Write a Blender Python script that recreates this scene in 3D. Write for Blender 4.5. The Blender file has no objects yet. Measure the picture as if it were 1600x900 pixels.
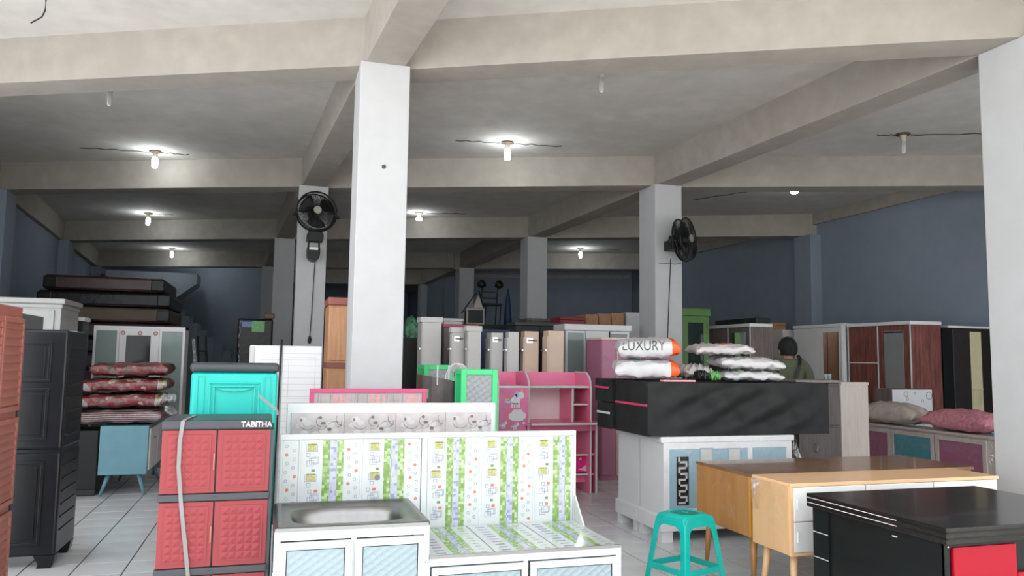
import bpy, math, random
from mathutils import Vector, Matrix
from mathutils.bvhtree import BVHTree
import bmesh
random.seed(7)
SC = bpy.context.scene
COL = SC.collection

# ---------------------------------------------------------------- camera
F = 1215.0
YAW, PIT, ROL = (math.radians(a) for a in (16.96, 5.233, 0.811))
CAM = Vector((0, 0, 1.5))
FW = Vector((math.sin(YAW)*math.cos(PIT), math.cos(YAW)*math.cos(PIT), math.sin(PIT)))
_r0 = Vector((math.cos(YAW), -math.sin(YAW), 0)); _u0 = _r0.cross(FW)
RT = _r0*math.cos(ROL) + _u0*math.sin(ROL)
UP = _u0*math.cos(ROL) - _r0*math.sin(ROL)
cd = bpy.data.cameras.new('camera'); cd.sensor_width = 36; cd.lens = 36*F/1600; cd.clip_start = .05
co = bpy.data.objects.new('camera', cd); COL.objects.link(co)
M = Matrix((RT, UP, -FW)).transposed().to_4x4(); M.translation = CAM
co.matrix_world = M
SC.camera = co

# ---------------------------------------------------------------- world and exposure
w = bpy.data.worlds.new('overcast_sky'); SC.world = w; w.use_nodes = True
wn = w.node_tree.nodes['Background']
wn.inputs['Color'].default_value = (.93, .97, 1.0, 1); wn.inputs['Strength'].default_value = 1.0
vs = SC.view_settings
vs.view_transform = 'Standard'; vs.look = 'None'; vs.gamma = 1; vs.use_curve_mapping = False
vs.exposure = 1.7
sd = bpy.data.lights.new('sun', 'SUN'); sd.energy = 2.5; sd.angle = .02; sd.color = (1, .96, .90)
so = bpy.data.objects.new('sun', sd); COL.objects.link(so); so.location = (0, -10, 20)
so.rotation_euler = (math.radians(9), 0, math.radians(14))

def ray(x, y): return FW + RT*((x-800)/F) - UP*((y-450)/F)
def az(x, y, z=0.0):
    d = ray(x, y); return CAM + d*((z-1.5)/d.z)
def aY(x, y, Y):
    d = ray(x, y); return CAM + d*(Y/d.y)
def aX(x, y, X):
    d = ray(x, y); return CAM + d*(X/d.x)
def project(P):
    P = Vector(P) - CAM; z = P.dot(FW)
    return 800 + F*P.dot(RT)/z, 450 - F*P.dot(UP)/z

# ---------------------------------------------------------------- materials
MATS = {}
def new_mat(name):
    m = bpy.data.materials.new(name); m.use_nodes = True
    nt = m.node_tree; b = nt.nodes['Principled BSDF']
    return m, nt, b
def setc(b, c): b.inputs['Base Color'].default_value = (*c, 1)
def pm(name, col, rough=.5, metal=0, var=.06, scale=6, bump=0, bscale=60, coat=0, alpha=1, detail=4, stretch=None):
    """plain procedural material: colour with soft noise variation, optional fine relief"""
    if name in MATS: return MATS[name]
    m, nt, b = new_mat(name); N = nt.nodes; L = nt.links
    b.inputs['Roughness'].default_value = rough; b.inputs['Metallic'].default_value = metal
    b.inputs['Coat Weight'].default_value = coat
    b.inputs['Alpha'].default_value = alpha
    tc = N.new('ShaderNodeTexCoord'); src = tc.outputs['Object']
    if stretch:
        mp = N.new('ShaderNodeMapping'); mp.inputs['Scale'].default_value = stretch
        L.new(src, mp.inputs['Vector']); src = mp.outputs['Vector']
    n = N.new('ShaderNodeTexNoise'); n.inputs['Scale'].default_value = scale; n.inputs['Detail'].default_value = detail
    L.new(src, n.inputs['Vector'])
    r = N.new('ShaderNodeValToRGB')
    r.color_ramp.elements[0].position = .3; r.color_ramp.elements[1].position = .7
    r.color_ramp.elements[0].color = (*[max(0, c*(1-var)) for c in col], 1)
    r.color_ramp.elements[1].color = (*[min(1, c*(1+var)) for c in col], 1)
    L.new(n.outputs['Fac'], r.inputs['Fac']); L.new(r.outputs['Color'], b.inputs['Base Color'])
    if bump:
        n2 = N.new('ShaderNodeTexNoise'); n2.inputs['Scale'].default_value = bscale; L.new(src, n2.inputs['Vector'])
        bp = N.new('ShaderNodeBump'); bp.inputs['Strength'].default_value = bump; bp.inputs['Distance'].default_value = .01
        L.new(n2.outputs['Fac'], bp.inputs['Height']); L.new(bp.outputs['Normal'], b.inputs['Normal'])
    MATS[name] = m
    return m
def wood(name, c1, c2, rough=.4, axis='z', scale=5, coat=.0):
    if name in MATS: return MATS[name]
    st = {'z': (6, 6, .5), 'x': (.5, 6, 6), 'y': (6, .5, 6)}[axis]
    m, nt, b = new_mat(name); N = nt.nodes; L = nt.links
    b.inputs['Roughness'].default_value = rough; b.inputs['Coat Weight'].default_value = coat
    tc = N.new('ShaderNodeTexCoord'); mp = N.new('ShaderNodeMapping'); mp.inputs['Scale'].default_value = st
    L.new(tc.outputs['Object'], mp.inputs['Vector'])
    n = N.new('ShaderNodeTexNoise'); n.inputs['Scale'].default_value = scale; n.inputs['Detail'].default_value = 6
    n.inputs['Roughness'].default_value = .65; L.new(mp.outputs['Vector'], n.inputs['Vector'])
    r = N.new('ShaderNodeValToRGB'); r.color_ramp.elements[0].position = .35; r.color_ramp.elements[1].position = .68
    r.color_ramp.elements[0].color = (*c1, 1); r.color_ramp.elements[1].color = (*c2, 1)
    L.new(n.outputs['Fac'], r.inputs['Fac']); L.new(r.outputs['Color'], b.inputs['Base Color'])
    MATS[name] = m
    return m
def plaster(name, col, dirt, amount=.5, scale=.6, rough=.9):
    """painted concrete with stains"""
    m, nt, b = new_mat(name); N = nt.nodes; L = nt.links
    b.inputs['Roughness'].default_value = rough
    b.inputs['Specular IOR Level'].default_value = .2
    tc = N.new('ShaderNodeTexCoord')
    n = N.new('ShaderNodeTexNoise'); n.inputs['Scale'].default_value = scale; n.inputs['Detail'].default_value = 8
    n.inputs['Roughness'].default_value = .6; L.new(tc.outputs['Object'], n.inputs['Vector'])
    n2 = N.new('ShaderNodeTexNoise'); n2.inputs['Scale'].default_value = scale*7; n2.inputs['Detail'].default_value = 6
    L.new(tc.outputs['Object'], n2.inputs['Vector'])
    mx = N.new('ShaderNodeMath'); mx.operation = 'MULTIPLY'; L.new(n.outputs['Fac'], mx.inputs[0]); L.new(n2.outputs['Fac'], mx.inputs[1])
    r = N.new('ShaderNodeValToRGB'); r.color_ramp.elements[0].position = .16; r.color_ramp.elements[1].position = .38
    r.color_ramp.elements[0].color = (*[a*(1-amount)+d*amount for a, d in zip(col, dirt)], 1)
    r.color_ramp.elements[1].color = (*col, 1)
    L.new(mx.outputs[0], r.inputs['Fac']); L.new(r.outputs['Color'], b.inputs['Base Color'])
    bp = N.new('ShaderNodeBump'); bp.inputs['Strength'].default_value = .15; bp.inputs['Distance'].default_value = .02
    L.new(n2.outputs['Fac'], bp.inputs['Height']); L.new(bp.outputs['Normal'], b.inputs['Normal'])
    MATS[name] = m
    return m
def film(name, amount=.1, tint=(1, 1, 1), scale=14):
    """thin clear plastic wrapping: mostly see-through with crinkled glints"""
    m, nt, b = new_mat(name); N = nt.nodes; L = nt.links
    N.remove(b); out = N['Material Output']
    t = N.new('ShaderNodeBsdfTransparent'); t.inputs['Color'].default_value = (*tint, 1)
    g = N.new('ShaderNodeBsdfGlossy'); g.inputs['Roughness'].default_value = .18; g.inputs['Color'].default_value = (.95, .95, .95, 1)
    tc = N.new('ShaderNodeTexCoord'); n = N.new('ShaderNodeTexNoise'); n.inputs['Scale'].default_value = scale
    n.inputs['Detail'].default_value = 6; n.inputs['Distortion'].default_value = 1.2; L.new(tc.outputs['Object'], n.inputs['Vector'])
    bp = N.new('ShaderNodeBump'); bp.inputs['Strength'].default_value = 1; bp.inputs['Distance'].default_value = .03
    L.new(n.outputs['Fac'], bp.inputs['Height']); L.new(bp.outputs['Normal'], g.inputs['Normal'])
    r = N.new('ShaderNodeValToRGB'); r.color_ramp.elements[0].position = .4; r.color_ramp.elements[1].position = .75
    r.color_ramp.elements[0].color = (amount*.35,)*3 + (1,); r.color_ramp.elements[1].color = (min(1, amount*4),)*3 + (1,)
    L.new(n.outputs['Fac'], r.inputs['Fac'])
    mx = N.new('ShaderNodeMixShader'); L.new(r.outputs['Color'], mx.inputs['Fac'])
    L.new(t.outputs[0], mx.inputs[1]); L.new(g.outputs[0], mx.inputs[2]); L.new(mx.outputs[0], out.inputs['Surface'])
    MATS[name] = m
    return m
def glassy(name, tint, fac, rough=.06, check=0):
    """pane: part see-through, part reflecting, optional pressed relief"""
    m, nt, b = new_mat(name); N = nt.nodes; L = nt.links
    out = N['Material Output']
    setc(b, tint); b.inputs['Roughness'].default_value = rough
    t = N.new('ShaderNodeBsdfTransparent'); t.inputs['Color'].default_value = (.9, .95, .95, 1)
    mx = N.new('ShaderNodeMixShader'); mx.inputs['Fac'].default_value = fac
    L.new(t.outputs[0], mx.inputs[1]); L.new(b.outputs[0], mx.inputs[2]); L.new(mx.outputs[0], out.inputs['Surface'])
    if check:
        tc = N.new('ShaderNodeTexCoord'); mp = N.new('ShaderNodeMapping'); mp.inputs['Rotation'].default_value = (0, .6, 0)
        mp.inputs['Scale'].default_value = (check,)*3
        L.new(tc.outputs['Object'], mp.inputs['Vector'])
        vo = N.new('ShaderNodeTexVoronoi'); vo.inputs['Scale'].default_value = 1; vo.inputs['Randomness'].default_value = 0
        L.new(mp.outputs['Vector'], vo.inputs['Vector'])
        bp = N.new('ShaderNodeBump'); bp.inputs['Strength'].default_value = .8; bp.inputs['Distance'].default_value = .012
        L.new(vo.outputs['Distance'], bp.inputs['Height']); L.new(bp.outputs['Normal'], b.inputs['Normal'])
    MATS[name] = m
    return m
def mosaic(name, cols, scale, rough=.12):
    """small square mosaic print in random colours from a list"""
    m, nt, b = new_mat(name); N = nt.nodes; L = nt.links
    b.inputs['Roughness'].default_value = rough
    tc = N.new('ShaderNodeTexCoord'); mp = N.new('ShaderNodeMapping'); mp.inputs['Scale'].default_value = (scale,)*3
    mp.inputs['Location'].default_value = (.5, .5, .5)
    L.new(tc.outputs['Object'], mp.inputs['Vector'])
    fl = N.new('ShaderNodeVectorMath'); fl.operation = 'FLOOR'; L.new(mp.outputs['Vector'], fl.inputs[0])
    wn = N.new('ShaderNodeTexWhiteNoise'); L.new(fl.outputs['Vector'], wn.inputs['Vector'])
    r = N.new('ShaderNodeValToRGB'); r.color_ramp.interpolation = 'CONSTANT'
    e = r.color_ramp.elements
    while len(e) < len(cols): e.new(.5)
    for i, c in enumerate(cols): e[i].position = i/len(cols); e[i].color = (*c, 1)
    L.new(wn.outputs['Value'], r.inputs['Fac']); L.new(r.outputs['Color'], b.inputs['Base Color'])
    MATS[name] = m
    return m
def emit(name, col, strength):
    m, nt, b = new_mat(name); setc(b, col)
    b.inputs['Emission Color'].default_value = (*col, 1); b.inputs['Emission Strength'].default_value = strength
    MATS[name] = m
    return m
def stripes(name, c1, c2, scale, axis=0, rough=.6):
    m, nt, b = new_mat(name); N = nt.nodes; L = nt.links
    b.inputs['Roughness'].default_value = rough
    tc = N.new('ShaderNodeTexCoord'); sx = N.new('ShaderNodeSeparateXYZ'); L.new(tc.outputs['Object'], sx.inputs[0])
    n = N.new('ShaderNodeTexNoise'); n.inputs['Scale'].default_value = 4; L.new(tc.outputs['Object'], n.inputs['Vector'])
    ma = N.new('ShaderNodeMath'); ma.operation = 'MULTIPLY_ADD'; L.new(sx.outputs[axis], ma.inputs[0]); ma.inputs[1].default_value = scale
    L.new(n.outputs['Fac'], ma.inputs[2])
    fr = N.new('ShaderNodeMath'); fr.operation = 'FRACT'; L.new(ma.outputs[0], fr.inputs[0])
    r = N.new('ShaderNodeValToRGB'); r.color_ramp.elements[0].position = .45; r.color_ramp.elements[1].position = .55
    r.color_ramp.elements[0].color = (*c1, 1); r.color_ramp.elements[1].color = (*c2, 1)
    L.new(fr.outputs[0], r.inputs['Fac']); L.new(r.outputs['Color'], b.inputs['Base Color'])
    MATS[name] = m
    return m

# surfaces of the place
M_CEIL = plaster('ceiling concrete', (.66, .635, .595), (.50, .48, .45), .6, .5)
M_BEAM = plaster('beam paint', (.41, .38, .34), (.31, .285, .25), .55, .8)
M_COLM = plaster('column paint', (.53, .535, .55), (.46, .46, .46), .4, .9, .75)
M_WALL = plaster('blue grey wall paint', (.27, .315, .38), (.22, .255, .305), .4, .5, .8)
M_GROUT = pm('dark grout', (.05, .05, .05), .9)
M_TILE = pm('glossy grey floor tile', (.68, .69, .71), .2, var=.06, scale=3)
M_PAVE = pm('outdoor concrete', (.58, .57, .55), .9, var=.1, scale=1)
# things
M_WHITE = pm('white laminate', (.72, .72, .73), .35, var=.02)
M_OFFW = pm('off white laminate', (.74, .73, .72), .45, var=.03)
M_ALU = pm('white aluminium', (.54, .57, .58), .3, var=.015)
M_STEEL = pm('brushed steel', (.25, .245, .24), .36, 1, var=.05, scale=20)
M_CHROME = pm('chrome', (.75, .75, .76), .12, 1)
M_MIRROR = pm('mirror glass', (.86, .89, .88), .015, 1, var=0)
M_LEFTW = pm('greyish white laminate', (.36, .355, .35), .5, var=.04)  # even greyed white of the crowned left wardrobe
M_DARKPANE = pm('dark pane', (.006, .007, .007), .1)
M_TINTMIR = pm('smoky mirror glass', (.22, .24, .24), .03, 1, var=0)
M_DKTAUPE = wood('dark taupe wood', (.055, .042, .038), (.095, .075, .068), .45)
M_DARKPL = pm('charcoal plastic', (.010, .012, .015), .24, var=.15, bump=.05, bscale=8)
M_GREYPL = pm('dark grey plastic', (.036, .040, .047), .42, var=.08)
M_BLACK = pm('black enamel', (.008, .008, .009), .45, var=.1)
M_BLACKLAM = wood('black laminate', (.004, .005, .005), (.008, .009, .009), .34, 'y', 4)
M_BLACKTOP = wood('black brown laminate top', (.008, .006, .0055), (.020, .015, .013), .2, 'y', 4, .1)
M_TERRA = pm('terracotta plastic', (.36, .115, .085), .45, var=.08)
M_CORAL = pm('coral pink plastic', (.25, .038, .043), .4, var=.03)
M_TEAL = pm('turquoise plastic', (0.0, .44, .385), .4, var=.03)
M_STOOL = pm('worn turquoise plastic', (.0, .43, .37), .35, var=.12, scale=9)
M_STOOLD = pm('dirty turquoise plastic', (.004, .20, .17), .6, var=.4, scale=40, detail=8)
M_GREEN = pm('bright green aluminium', (.045, .66, .22), .35, var=.02)
M_LEAF = pm('leaf green lacquer', (.085, .20, .045), .4, var=.05)
M_PINKFR = pm('magenta aluminium', (.68, .09, .23), .4, var=.03)
M_PINK = pm('candy pink laminate', (.93, .24, .42), .35, var=.03)
M_PINKD = pm('candy pink inner laminate', (.90, .22, .39), .35, var=.03)
M_PALEPINK = pm('pale pink panel', (.93, .84, .84), .5, var=.02)
M_MAGENTA = pm('magenta drawer', (.80, .03, .27), .35, var=.05)
M_MAUVE = pm('mauve pink laminate', (.50, .20, .31), .4, var=.05)
M_DUSTY = pm('dusty plum panel', (.30, .105, .17), .45, var=.05)
M_DTEAL = pm('dull teal panel', (.065, .24, .28), .45, var=.05)
M_BLUEGR = pm('blue grey lacquer', (.125, .27, .33), .4, var=.05)
M_SKYBL = pm('pale blue panel', (.30, .44, .52), .4, var=.04)
M_CREAM = pm('cream laminate', (.80, .62, .50), .5, var=.04)
M_GREYLAM = pm('light grey laminate', (.56, .54, .53), .5, var=.03)
M_TAUPE = wood('taupe wood laminate', (.16, .125, .12), (.25, .21, .20), .4)
M_GREYWOOD = wood('grey brown wood', (.10, .075, .07), (.20, .16, .15), .4)
M_REDWOOD = wood('red brown wood', (.09, .03, .025), (.30, .10, .075), .32)
M_LTWOOD = wood('light maple wood', (.74, .45, .24), (.80, .51, .29), .3, 'x', 2, .15)
M_LTWOODV = wood('light maple wood side', (.62, .37, .19), (.68, .415, .22), .38, 'z', 2)
M_TEAK = wood('honey teak', (.38, .17, .05), (.46, .215, .065), .38, 'z', 2)
M_TEAKD = wood('brown teak top', (.17, .085, .045), (.26, .14, .08), .22, 'x', 3, .3)
M_ORWOOD = wood('orange wood print', (.52, .25, .125), (.64, .35, .19), .4)
M_PALEWOOD = wood('pale greige wood', (.46, .40, .365), (.56, .49, .45), .45)
M_RED = pm('crimson lacquer', (.34, .0015, .014), .5, var=.03)
M_REDDK = pm('dark red drawer', (.28, .015, .025), .4, var=.06)
M_NAVY = pm('navy panel', (.012, .035, .09), .5, var=.08)
M_BLACKCLOTH = pm('black non-woven cover', (.012, .012, .013), .75, var=.25, scale=10, bump=.5, bscale=7)
M_PINKTAPE = pm('pink edge tape', (.70, .05, .16), .6)
M_WHITETAPE = pm('white edge tape', (.7, .7, .7), .6)
M_SACK = pm('white pillow packing', (.58, .57, .58), .3, var=.07, scale=12, bump=.35, bscale=16)
M_SACKY = pm('greyish pillow packing', (.52, .49, .49), .35, var=.1, scale=12, bump=.35, bscale=16)
M_ORANGE = pm('orange print', (.85, .10, .015), .35, var=.05)
M_INK = pm('dark green ink', (.06, .08, .06), .5)
M_LABELG = pm('green print label', (.12, .36, .10), .4, var=.2, scale=30)
M_LABELB = pm('blue print label', (.10, .18, .42), .4, var=.2, scale=30)
M_BEIGEP = pm('beige damask pillow', (.47, .40, .35), .45, var=.16, scale=14, bump=.3, bscale=14)
M_PINKP = pm('pink damask pillow', (.52, .20, .235), .42, var=.3, scale=26, bump=.3, bscale=14)
M_BLANKR = pm('red patterned blanket', (.27, .018, .022), .35, var=.5, scale=7, bump=.4, bscale=12)
M_BLANKS = stripes('striped quilt', (.07, .018, .02), (.30, .22, .22), 48, 2)
M_BLANKW = pm('cream patterned blanket', (.40, .35, .30), .45, var=.4, scale=12, bump=.4, bscale=12)
M_MATBR = pm('brown wrapped mattress', (.045, .018, .015), .35, var=.3, scale=3, bump=.3, bscale=9)
M_MATBK = pm('black wrapped mattress', (.009, .0085, .009), .3, var=.3, scale=3, bump=.35, bscale=14)
M_MATTAN = pm('tan wrapped mattress', (.115, .075, .05), .5, var=.2, scale=3, bump=.3, bscale=9)
M_MATMAR = pm('maroon wrapped mattress', (.030, .009, .014), .4, var=.3, scale=3, bump=.3, bscale=9)
M_STRAP = pm('grey packing strap', (.20, .20, .195), .5)
M_FILM = film('clear wrapping film', .045)
M_FILMT = film('crumpled wrapping film', .17, scale=22)
M_GLASSW = glassy('cabinet glass', (.42, .52, .50), .45)
M_GLASSD = glassy('dark cabinet glass', (.03, .05, .045), .45)
M_PATGLASS = glassy('patterned glass', (.34, .42, .45), .8, .2, 32)
M_PATGREY = glassy('grey patterned glass', (.34, .36, .37), .92, .25, 24)
M_TILEW = pm('glazed white tile', (.52, .555, .555), .1, var=.01)
M_MOSG = mosaic('green mosaic print', [(.15, .27, .055), (.21, .34, .10), (.27, .40, .15), (.42, .52, .32), (.18, .30, .075)], 66)
M_MOSL = mosaic('lavender mosaic print', [(.40, .42, .55), (.36, .38, .53), (.44, .47, .56), (.24, .26, .44), (.42, .44, .55)], 66)
M_PRY = mosaic('lime grid print', [(.36, .36, .12), (.41, .40, .18), (.30, .32, .10)], 120)
M_PRO = pm('orange dot print', (.50, .16, .10), .2)
M_PRG = pm('green dot print', (.12, .21, .10), .2)
M_PRL = pm('lavender line print', (.24, .24, .34), .2)
M_PRGL = pm('pale green dot print', (.26, .38, .25), .2)
M_FLORAL = pm('pinkish floral tile', (.52, .47, .47), .15, var=.14, scale=9, detail=6)
M_FLINE = pm('grey floral print', (.17, .165, .16), .2, var=.3)
M_FLBR = pm('brown floral print', (.22, .15, .10), .2)
M_FLPETAL = pm('white petal print', (.60, .57, .57), .2, var=.06)
M_MARBLE = pm('grey marbled sheet', (.115, .098, .094), .4, var=.55, scale=5, stretch=(1.5, 1.5, .5), detail=8)
M_SOFTGR = pm('soft green print', (.12, .34, .20), .5, var=.5, scale=14)
M_BULB = emit('lit bulb', (.90, .97, 1.0), 28)
M_BULBOFF = pm('unlit tube glass', (.72, .74, .72), .2)
M_SOCKET = pm('porcelain socket', (.50, .47, .41), .4)
M_ROSE = pm('brown wooden rose', (.10, .06, .035), .7)
M_WIRE = pm('dark cable', (.02, .02, .02), .6)
M_BLACKPL = pm('black plastic', (.012, .012, .013), .4)
M_FANBADGE = pm('silver badge', (.55, .52, .48), .3, .6)
M_SKIN = pm('skin', (.30, .16, .10), .5)
M_HAIR = pm('black hair', (.005, .005, .005), .85, bump=.5, bscale=90)
M_SHIRT = pm('olive green shirt', (.075, .085, .05), .85, var=.12, scale=10, bump=.25, bscale=25)
M_TROUS = pm('dark trousers', (.02, .022, .03), .85)
M_SHOE = pm('black shoes', (.015, .013, .012), .5)
M_LACE = pm('pink lace print', (.80, .36, .38), .5)
M_PASTELB = pm('pastel blue print', (.42, .62, .80), .4)
M_PASTELP = pm('pastel purple print', (.52, .42, .72), .4)
M_YELLOW = pm('yellow print', (.85, .58, .10), .4)
M_CYAN = pm('sky blue plastic', (.10, .36, .52), .4)
M_PALEYEL = pm('cream yellow strip', (.62, .56, .36), .4)
M_STAIR = pm('blue grey stair paint', (.30, .35, .39), .8)

for k_ in ('charcoal plastic', 'black laminate', 'black brown laminate top', 'dark pane', 'black wrapped mattress', 'black plastic', 'crimson lacquer', 'coral pink plastic'): MATS[k_].node_tree.nodes['Principled BSDF'].inputs['Specular IOR Level'].default_value = .28
# ---------------------------------------------------------------- mesh helpers
class MB:
    def __init__(s): s.v = []; s.f = []; s.m = []; s.mi = 0
    def mat(s, i): s.mi = i; return s
    def _add(s, vs, fs):
        o = len(s.v); s.v += [tuple(v) for v in vs]
        for f in fs: s.f.append(tuple(i+o for i in f)); s.m.append(s.mi)
        return s
    def box(s, x0, x1, y0, y1, z0, z1):
        vs = [(x0,y0,z0),(x1,y0,z0),(x1,y1,z0),(x0,y1,z0),(x0,y0,z1),(x1,y0,z1),(x1,y1,z1),(x0,y1,z1)]
        return s._add(vs, [(0,3,2,1),(4,5,6,7),(0,1,5,4),(1,2,6,5),(2,3,7,6),(3,0,4,7)])
    def prism(s, pts, z0, z1):
        n = len(pts)
        vs = [(x,y,z0) for x,y in pts] + [(x,y,z1) for x,y in pts]
        return s._add(vs, [tuple(range(n-1,-1,-1)), tuple(range(n,2*n))] + [(i,(i+1)%n,(i+1)%n+n,i+n) for i in range(n)])
    def xz(s, pts, y0, y1):
        """polygon in the x-z plane, extruded from y0 (front) to y1"""
        n = len(pts)
        vs = [(x,y0,z) for x,z in pts] + [(x,y1,z) for x,z in pts]
        return s._add(vs, [tuple(range(n)), tuple(range(2*n-1,n-1,-1))] + [((i+1)%n,i,i+n,(i+1)%n+n) for i in range(n)])
    def disc(s, cx, cz, r, y0, y1, n=14, rz=None, a0=0):
        rz = r if rz is None else rz
        return s.xz([(cx+r*math.cos(a0+2*math.pi*i/n), cz+rz*math.sin(a0+2*math.pi*i/n)) for i in range(n)], y0, y1)
    def ringxz(s, cx, cz, r, rin, y0, y1, n=16, rz=None, rzin=None):
        rz = r if rz is None else rz; rzin = rin if rzin is None else rzin
        vs = []
        for i in range(n):
            a = 2*math.pi*i/n; c, d = math.cos(a), math.sin(a)
            vs += [(cx+r*c,y0,cz+rz*d),(cx+rin*c,y0,cz+rzin*d),(cx+rin*c,y1,cz+rzin*d),(cx+r*c,y1,cz+rz*d)]
        fs = []
        for i in range(n):
            j = (i+1) % n
            for k in range(4): fs.append((4*i+k, 4*i+(k+1)%4, 4*j+(k+1)%4, 4*j+k))
        return s._add(vs, fs)
    def tube(s, pts, r, n=8, closed=False, r2=None):
        pts = [Vector(p) for p in pts]; m = len(pts); vs = []
        for i, p in enumerate(pts):
            if closed: t = pts[(i+1) % m]-pts[i-1]
            else: t = pts[min(i+1, m-1)]-pts[max(i-1, 0)]
            t.normalize()
            a = t.cross(Vector((0,0,1)))
            if a.length < .05: a = t.cross(Vector((1,0,0)))
            a.normalize(); b = t.cross(a)
            rr = r if r2 is None else r+(r2-r)*i/max(1, m-1)
            for k in range(n):
                an = 2*math.pi*k/n; vs.append(p+a*(rr*math.cos(an))+b*(rr*math.sin(an)))
        fs = []
        for i in range(m if closed else m-1):
            j = (i+1) % m
            for k in range(n): fs.append((i*n+k, i*n+(k+1)%n, j*n+(k+1)%n, j*n+k))
        if not closed: fs += [tuple(range(n-1,-1,-1)), tuple(range((m-1)*n, m*n))]
        return s._add(vs, fs)
    def loft(s, rings, cap0=True, cap1=True):
        n = len(rings[0]); vs = [p for r in rings for p in r]; fs = []
        for i in range(len(rings)-1):
            for k in range(n): fs.append((i*n+k, i*n+(k+1)%n, (i+1)*n+(k+1)%n, (i+1)*n+k))
        if cap0: fs.append(tuple(range(n-1,-1,-1)))
        if cap1: fs.append(tuple(range((len(rings)-1)*n, len(rings)*n)))
        return s._add(vs, fs)
    def lathe(s, prof, cx=0, cy=0, n=20):
        return s.loft([[(cx+r*math.cos(2*math.pi*k/n), cy+r*math.sin(2*math.pi*k/n), z) for k in range(n)] for r, z in prof])
    def frame(s, x0, x1, y0, y1, z0, z1, t):
        """rectangular frame in the x-z plane, profile t"""
        s.box(x0,x1,y0,y1,z0,z0+t); s.box(x0,x1,y0,y1,z1-t,z1)
        s.box(x0,x0+t,y0,y1,z0+t,z1-t); return s.box(x1-t,x1,y0,y1,z0+t,z1-t)
    def grid(s, nu, nv, fn):
        vs = [fn(i/(nu-1), j/(nv-1)) for j in range(nv) for i in range(nu)]
        fs = [(j*nu+i, j*nu+i+1, (j+1)*nu+i+1, (j+1)*nu+i) for j in range(nv-1) for i in range(nu-1)]
        return s._add(vs, fs)
    def xf(s, mat, start=0):
        s.v = s.v[:start] + [tuple(mat @ Vector(v)) for v in s.v[start:]]; return s
    def build(s, name, mats, parent=None, smooth=False, bevel=0, subsurf=0, seg=2):
        me = bpy.data.meshes.new(name); me.from_pydata(s.v, [], s.f)
        if not isinstance(mats, (list, tuple)): mats = [mats]
        for m in mats: me.materials.append(m)
        if len(mats) > 1: me.polygons.foreach_set('material_index', s.m)
        if smooth: me.polygons.foreach_set('use_smooth', [True]*len(me.polygons))
        me.update()
        o = bpy.data.objects.new(name, me); COL.objects.link(o)
        if parent: o.parent = parent
        if bevel:
            b = o.modifiers.new('bevel', 'BEVEL'); b.width = bevel; b.segments = seg; b.limit_method = 'ANGLE'
        if subsurf:
            q = o.modifiers.new('subsurf', 'SUBSURF'); q.levels = q.render_levels = subsurf
        return o
def B(*a): return MB().box(*a)
def tag(o, label, cat, group=None):
    o['label'] = label; o['category'] = cat
    if group: o['group'] = group
    return o
def thing(name, label, cat, loc=(0,0,0), rz=0, group=None):
    o = bpy.data.objects.new(name, None); COL.objects.link(o); o.empty_display_size = .1
    o.location = loc; o.rotation_euler = (0, 0, rz)
    return tag(o, label, cat, group)
def struct(o):
    o['kind'] = 'structure'; return o
def child_copy(src, parent, loc=None):
    c = src.copy(); COL.objects.link(c); c.parent = parent
    if loc is not None: c.location = loc
    return c
def text_mesh(body, size, extr=.002):
    cu = bpy.data.curves.new('letters', 'FONT'); cu.body = body; cu.size = size; cu.extrude = extr
    cu.align_x = 'CENTER'; cu.align_y = 'CENTER'
    ob = bpy.data.objects.new('letters', cu); COL.objects.link(ob)
    dg = bpy.context.evaluated_depsgraph_get(); dg.update()
    me = bpy.data.meshes.new_from_object(ob.evaluated_get(dg))
    bpy.data.objects.remove(ob); bpy.data.curves.remove(cu)
    return me
NX = -math.pi/2      # fronts that face -X (towards the middle aisle)
PX = math.pi/2

# ================================================================ THE SETTING
H = 4.0; CZ = 4.43; CW = .42; CD = .50
C0 = [(.9, 2.35), (.613, 6.476), (.271, 11.639), (-.064, 17.125), (-.390, 22.787)]
C1 = [(5.55, .3), (5.339, 4.219), (5.068, 9.756), (4.880, 14.930), (4.822, 20.805)]
CL = [(-3.8, 4.8), (-4.11, 8.73), (-4.45, 13.6), (-4.86, 19.3), (-5.25, 24.77)]
CR = [(10.10, -3.2), (9.98, 1.96), (9.88, 7.88), (9.88, 12.6), (9.95, 18.83)]

# floor: grout bed, each visible tile its own piece, the rest joined
fl = MB().prism([(-6.5, -6), (12, -6), (12, 32), (-6.5, 32)], -.25, -.004).build('floor', M_GROUT); struct(fl)
T = .3317; TX0 = -1.593; TY0 = az(171, 834).y % T
tile0 = MB().box(-T/2+.0045, T/2-.0045, -T/2+.0045, T/2-.0045, -.02, 0)
cand = []; rest = MB()
for i in range(-14, 36):
    for j in range(4, 92):
        cx, cy = TX0+(i+.5)*T, TY0+(j+.5)*T-.33
        if cy < 1.6: continue
        px, py = project((cx, cy, 0))
        vis = (-10 < px < 262 and 745 < py < 930) or (895 < px < 1310 and 730 < py < 925)
        if vis and cy < 12: cand.append((cy, cx))
        else: rest.box(cx-T/2+.0045, cx+T/2-.0045, cy-T/2+.0045, cy+T/2-.0045, -.02, 0)
cand.sort()
first = None
for k, (cy, cx) in enumerate(cand):
    if k < 300:
        if first is None:
            first = tile0.build('floor_tile', M_TILE, fl, bevel=.0012, seg=1); o = first
        else: o = child_copy(first, fl)
        o.location = (cx, cy, -.0006*random.random())
    else: rest.box(cx-T/2+.0045, cx+T/2-.0045, cy-T/2+.0045, cy+T/2-.0045, -.02, 0)
ro = rest.build('distant_floor_tiles', M_TILE, fl); ro['kind'] = 'stuff'
struct(MB().box(-40, 40, -60, 1.7, -.04, -.003).build('pavement', M_PAVE))

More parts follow.
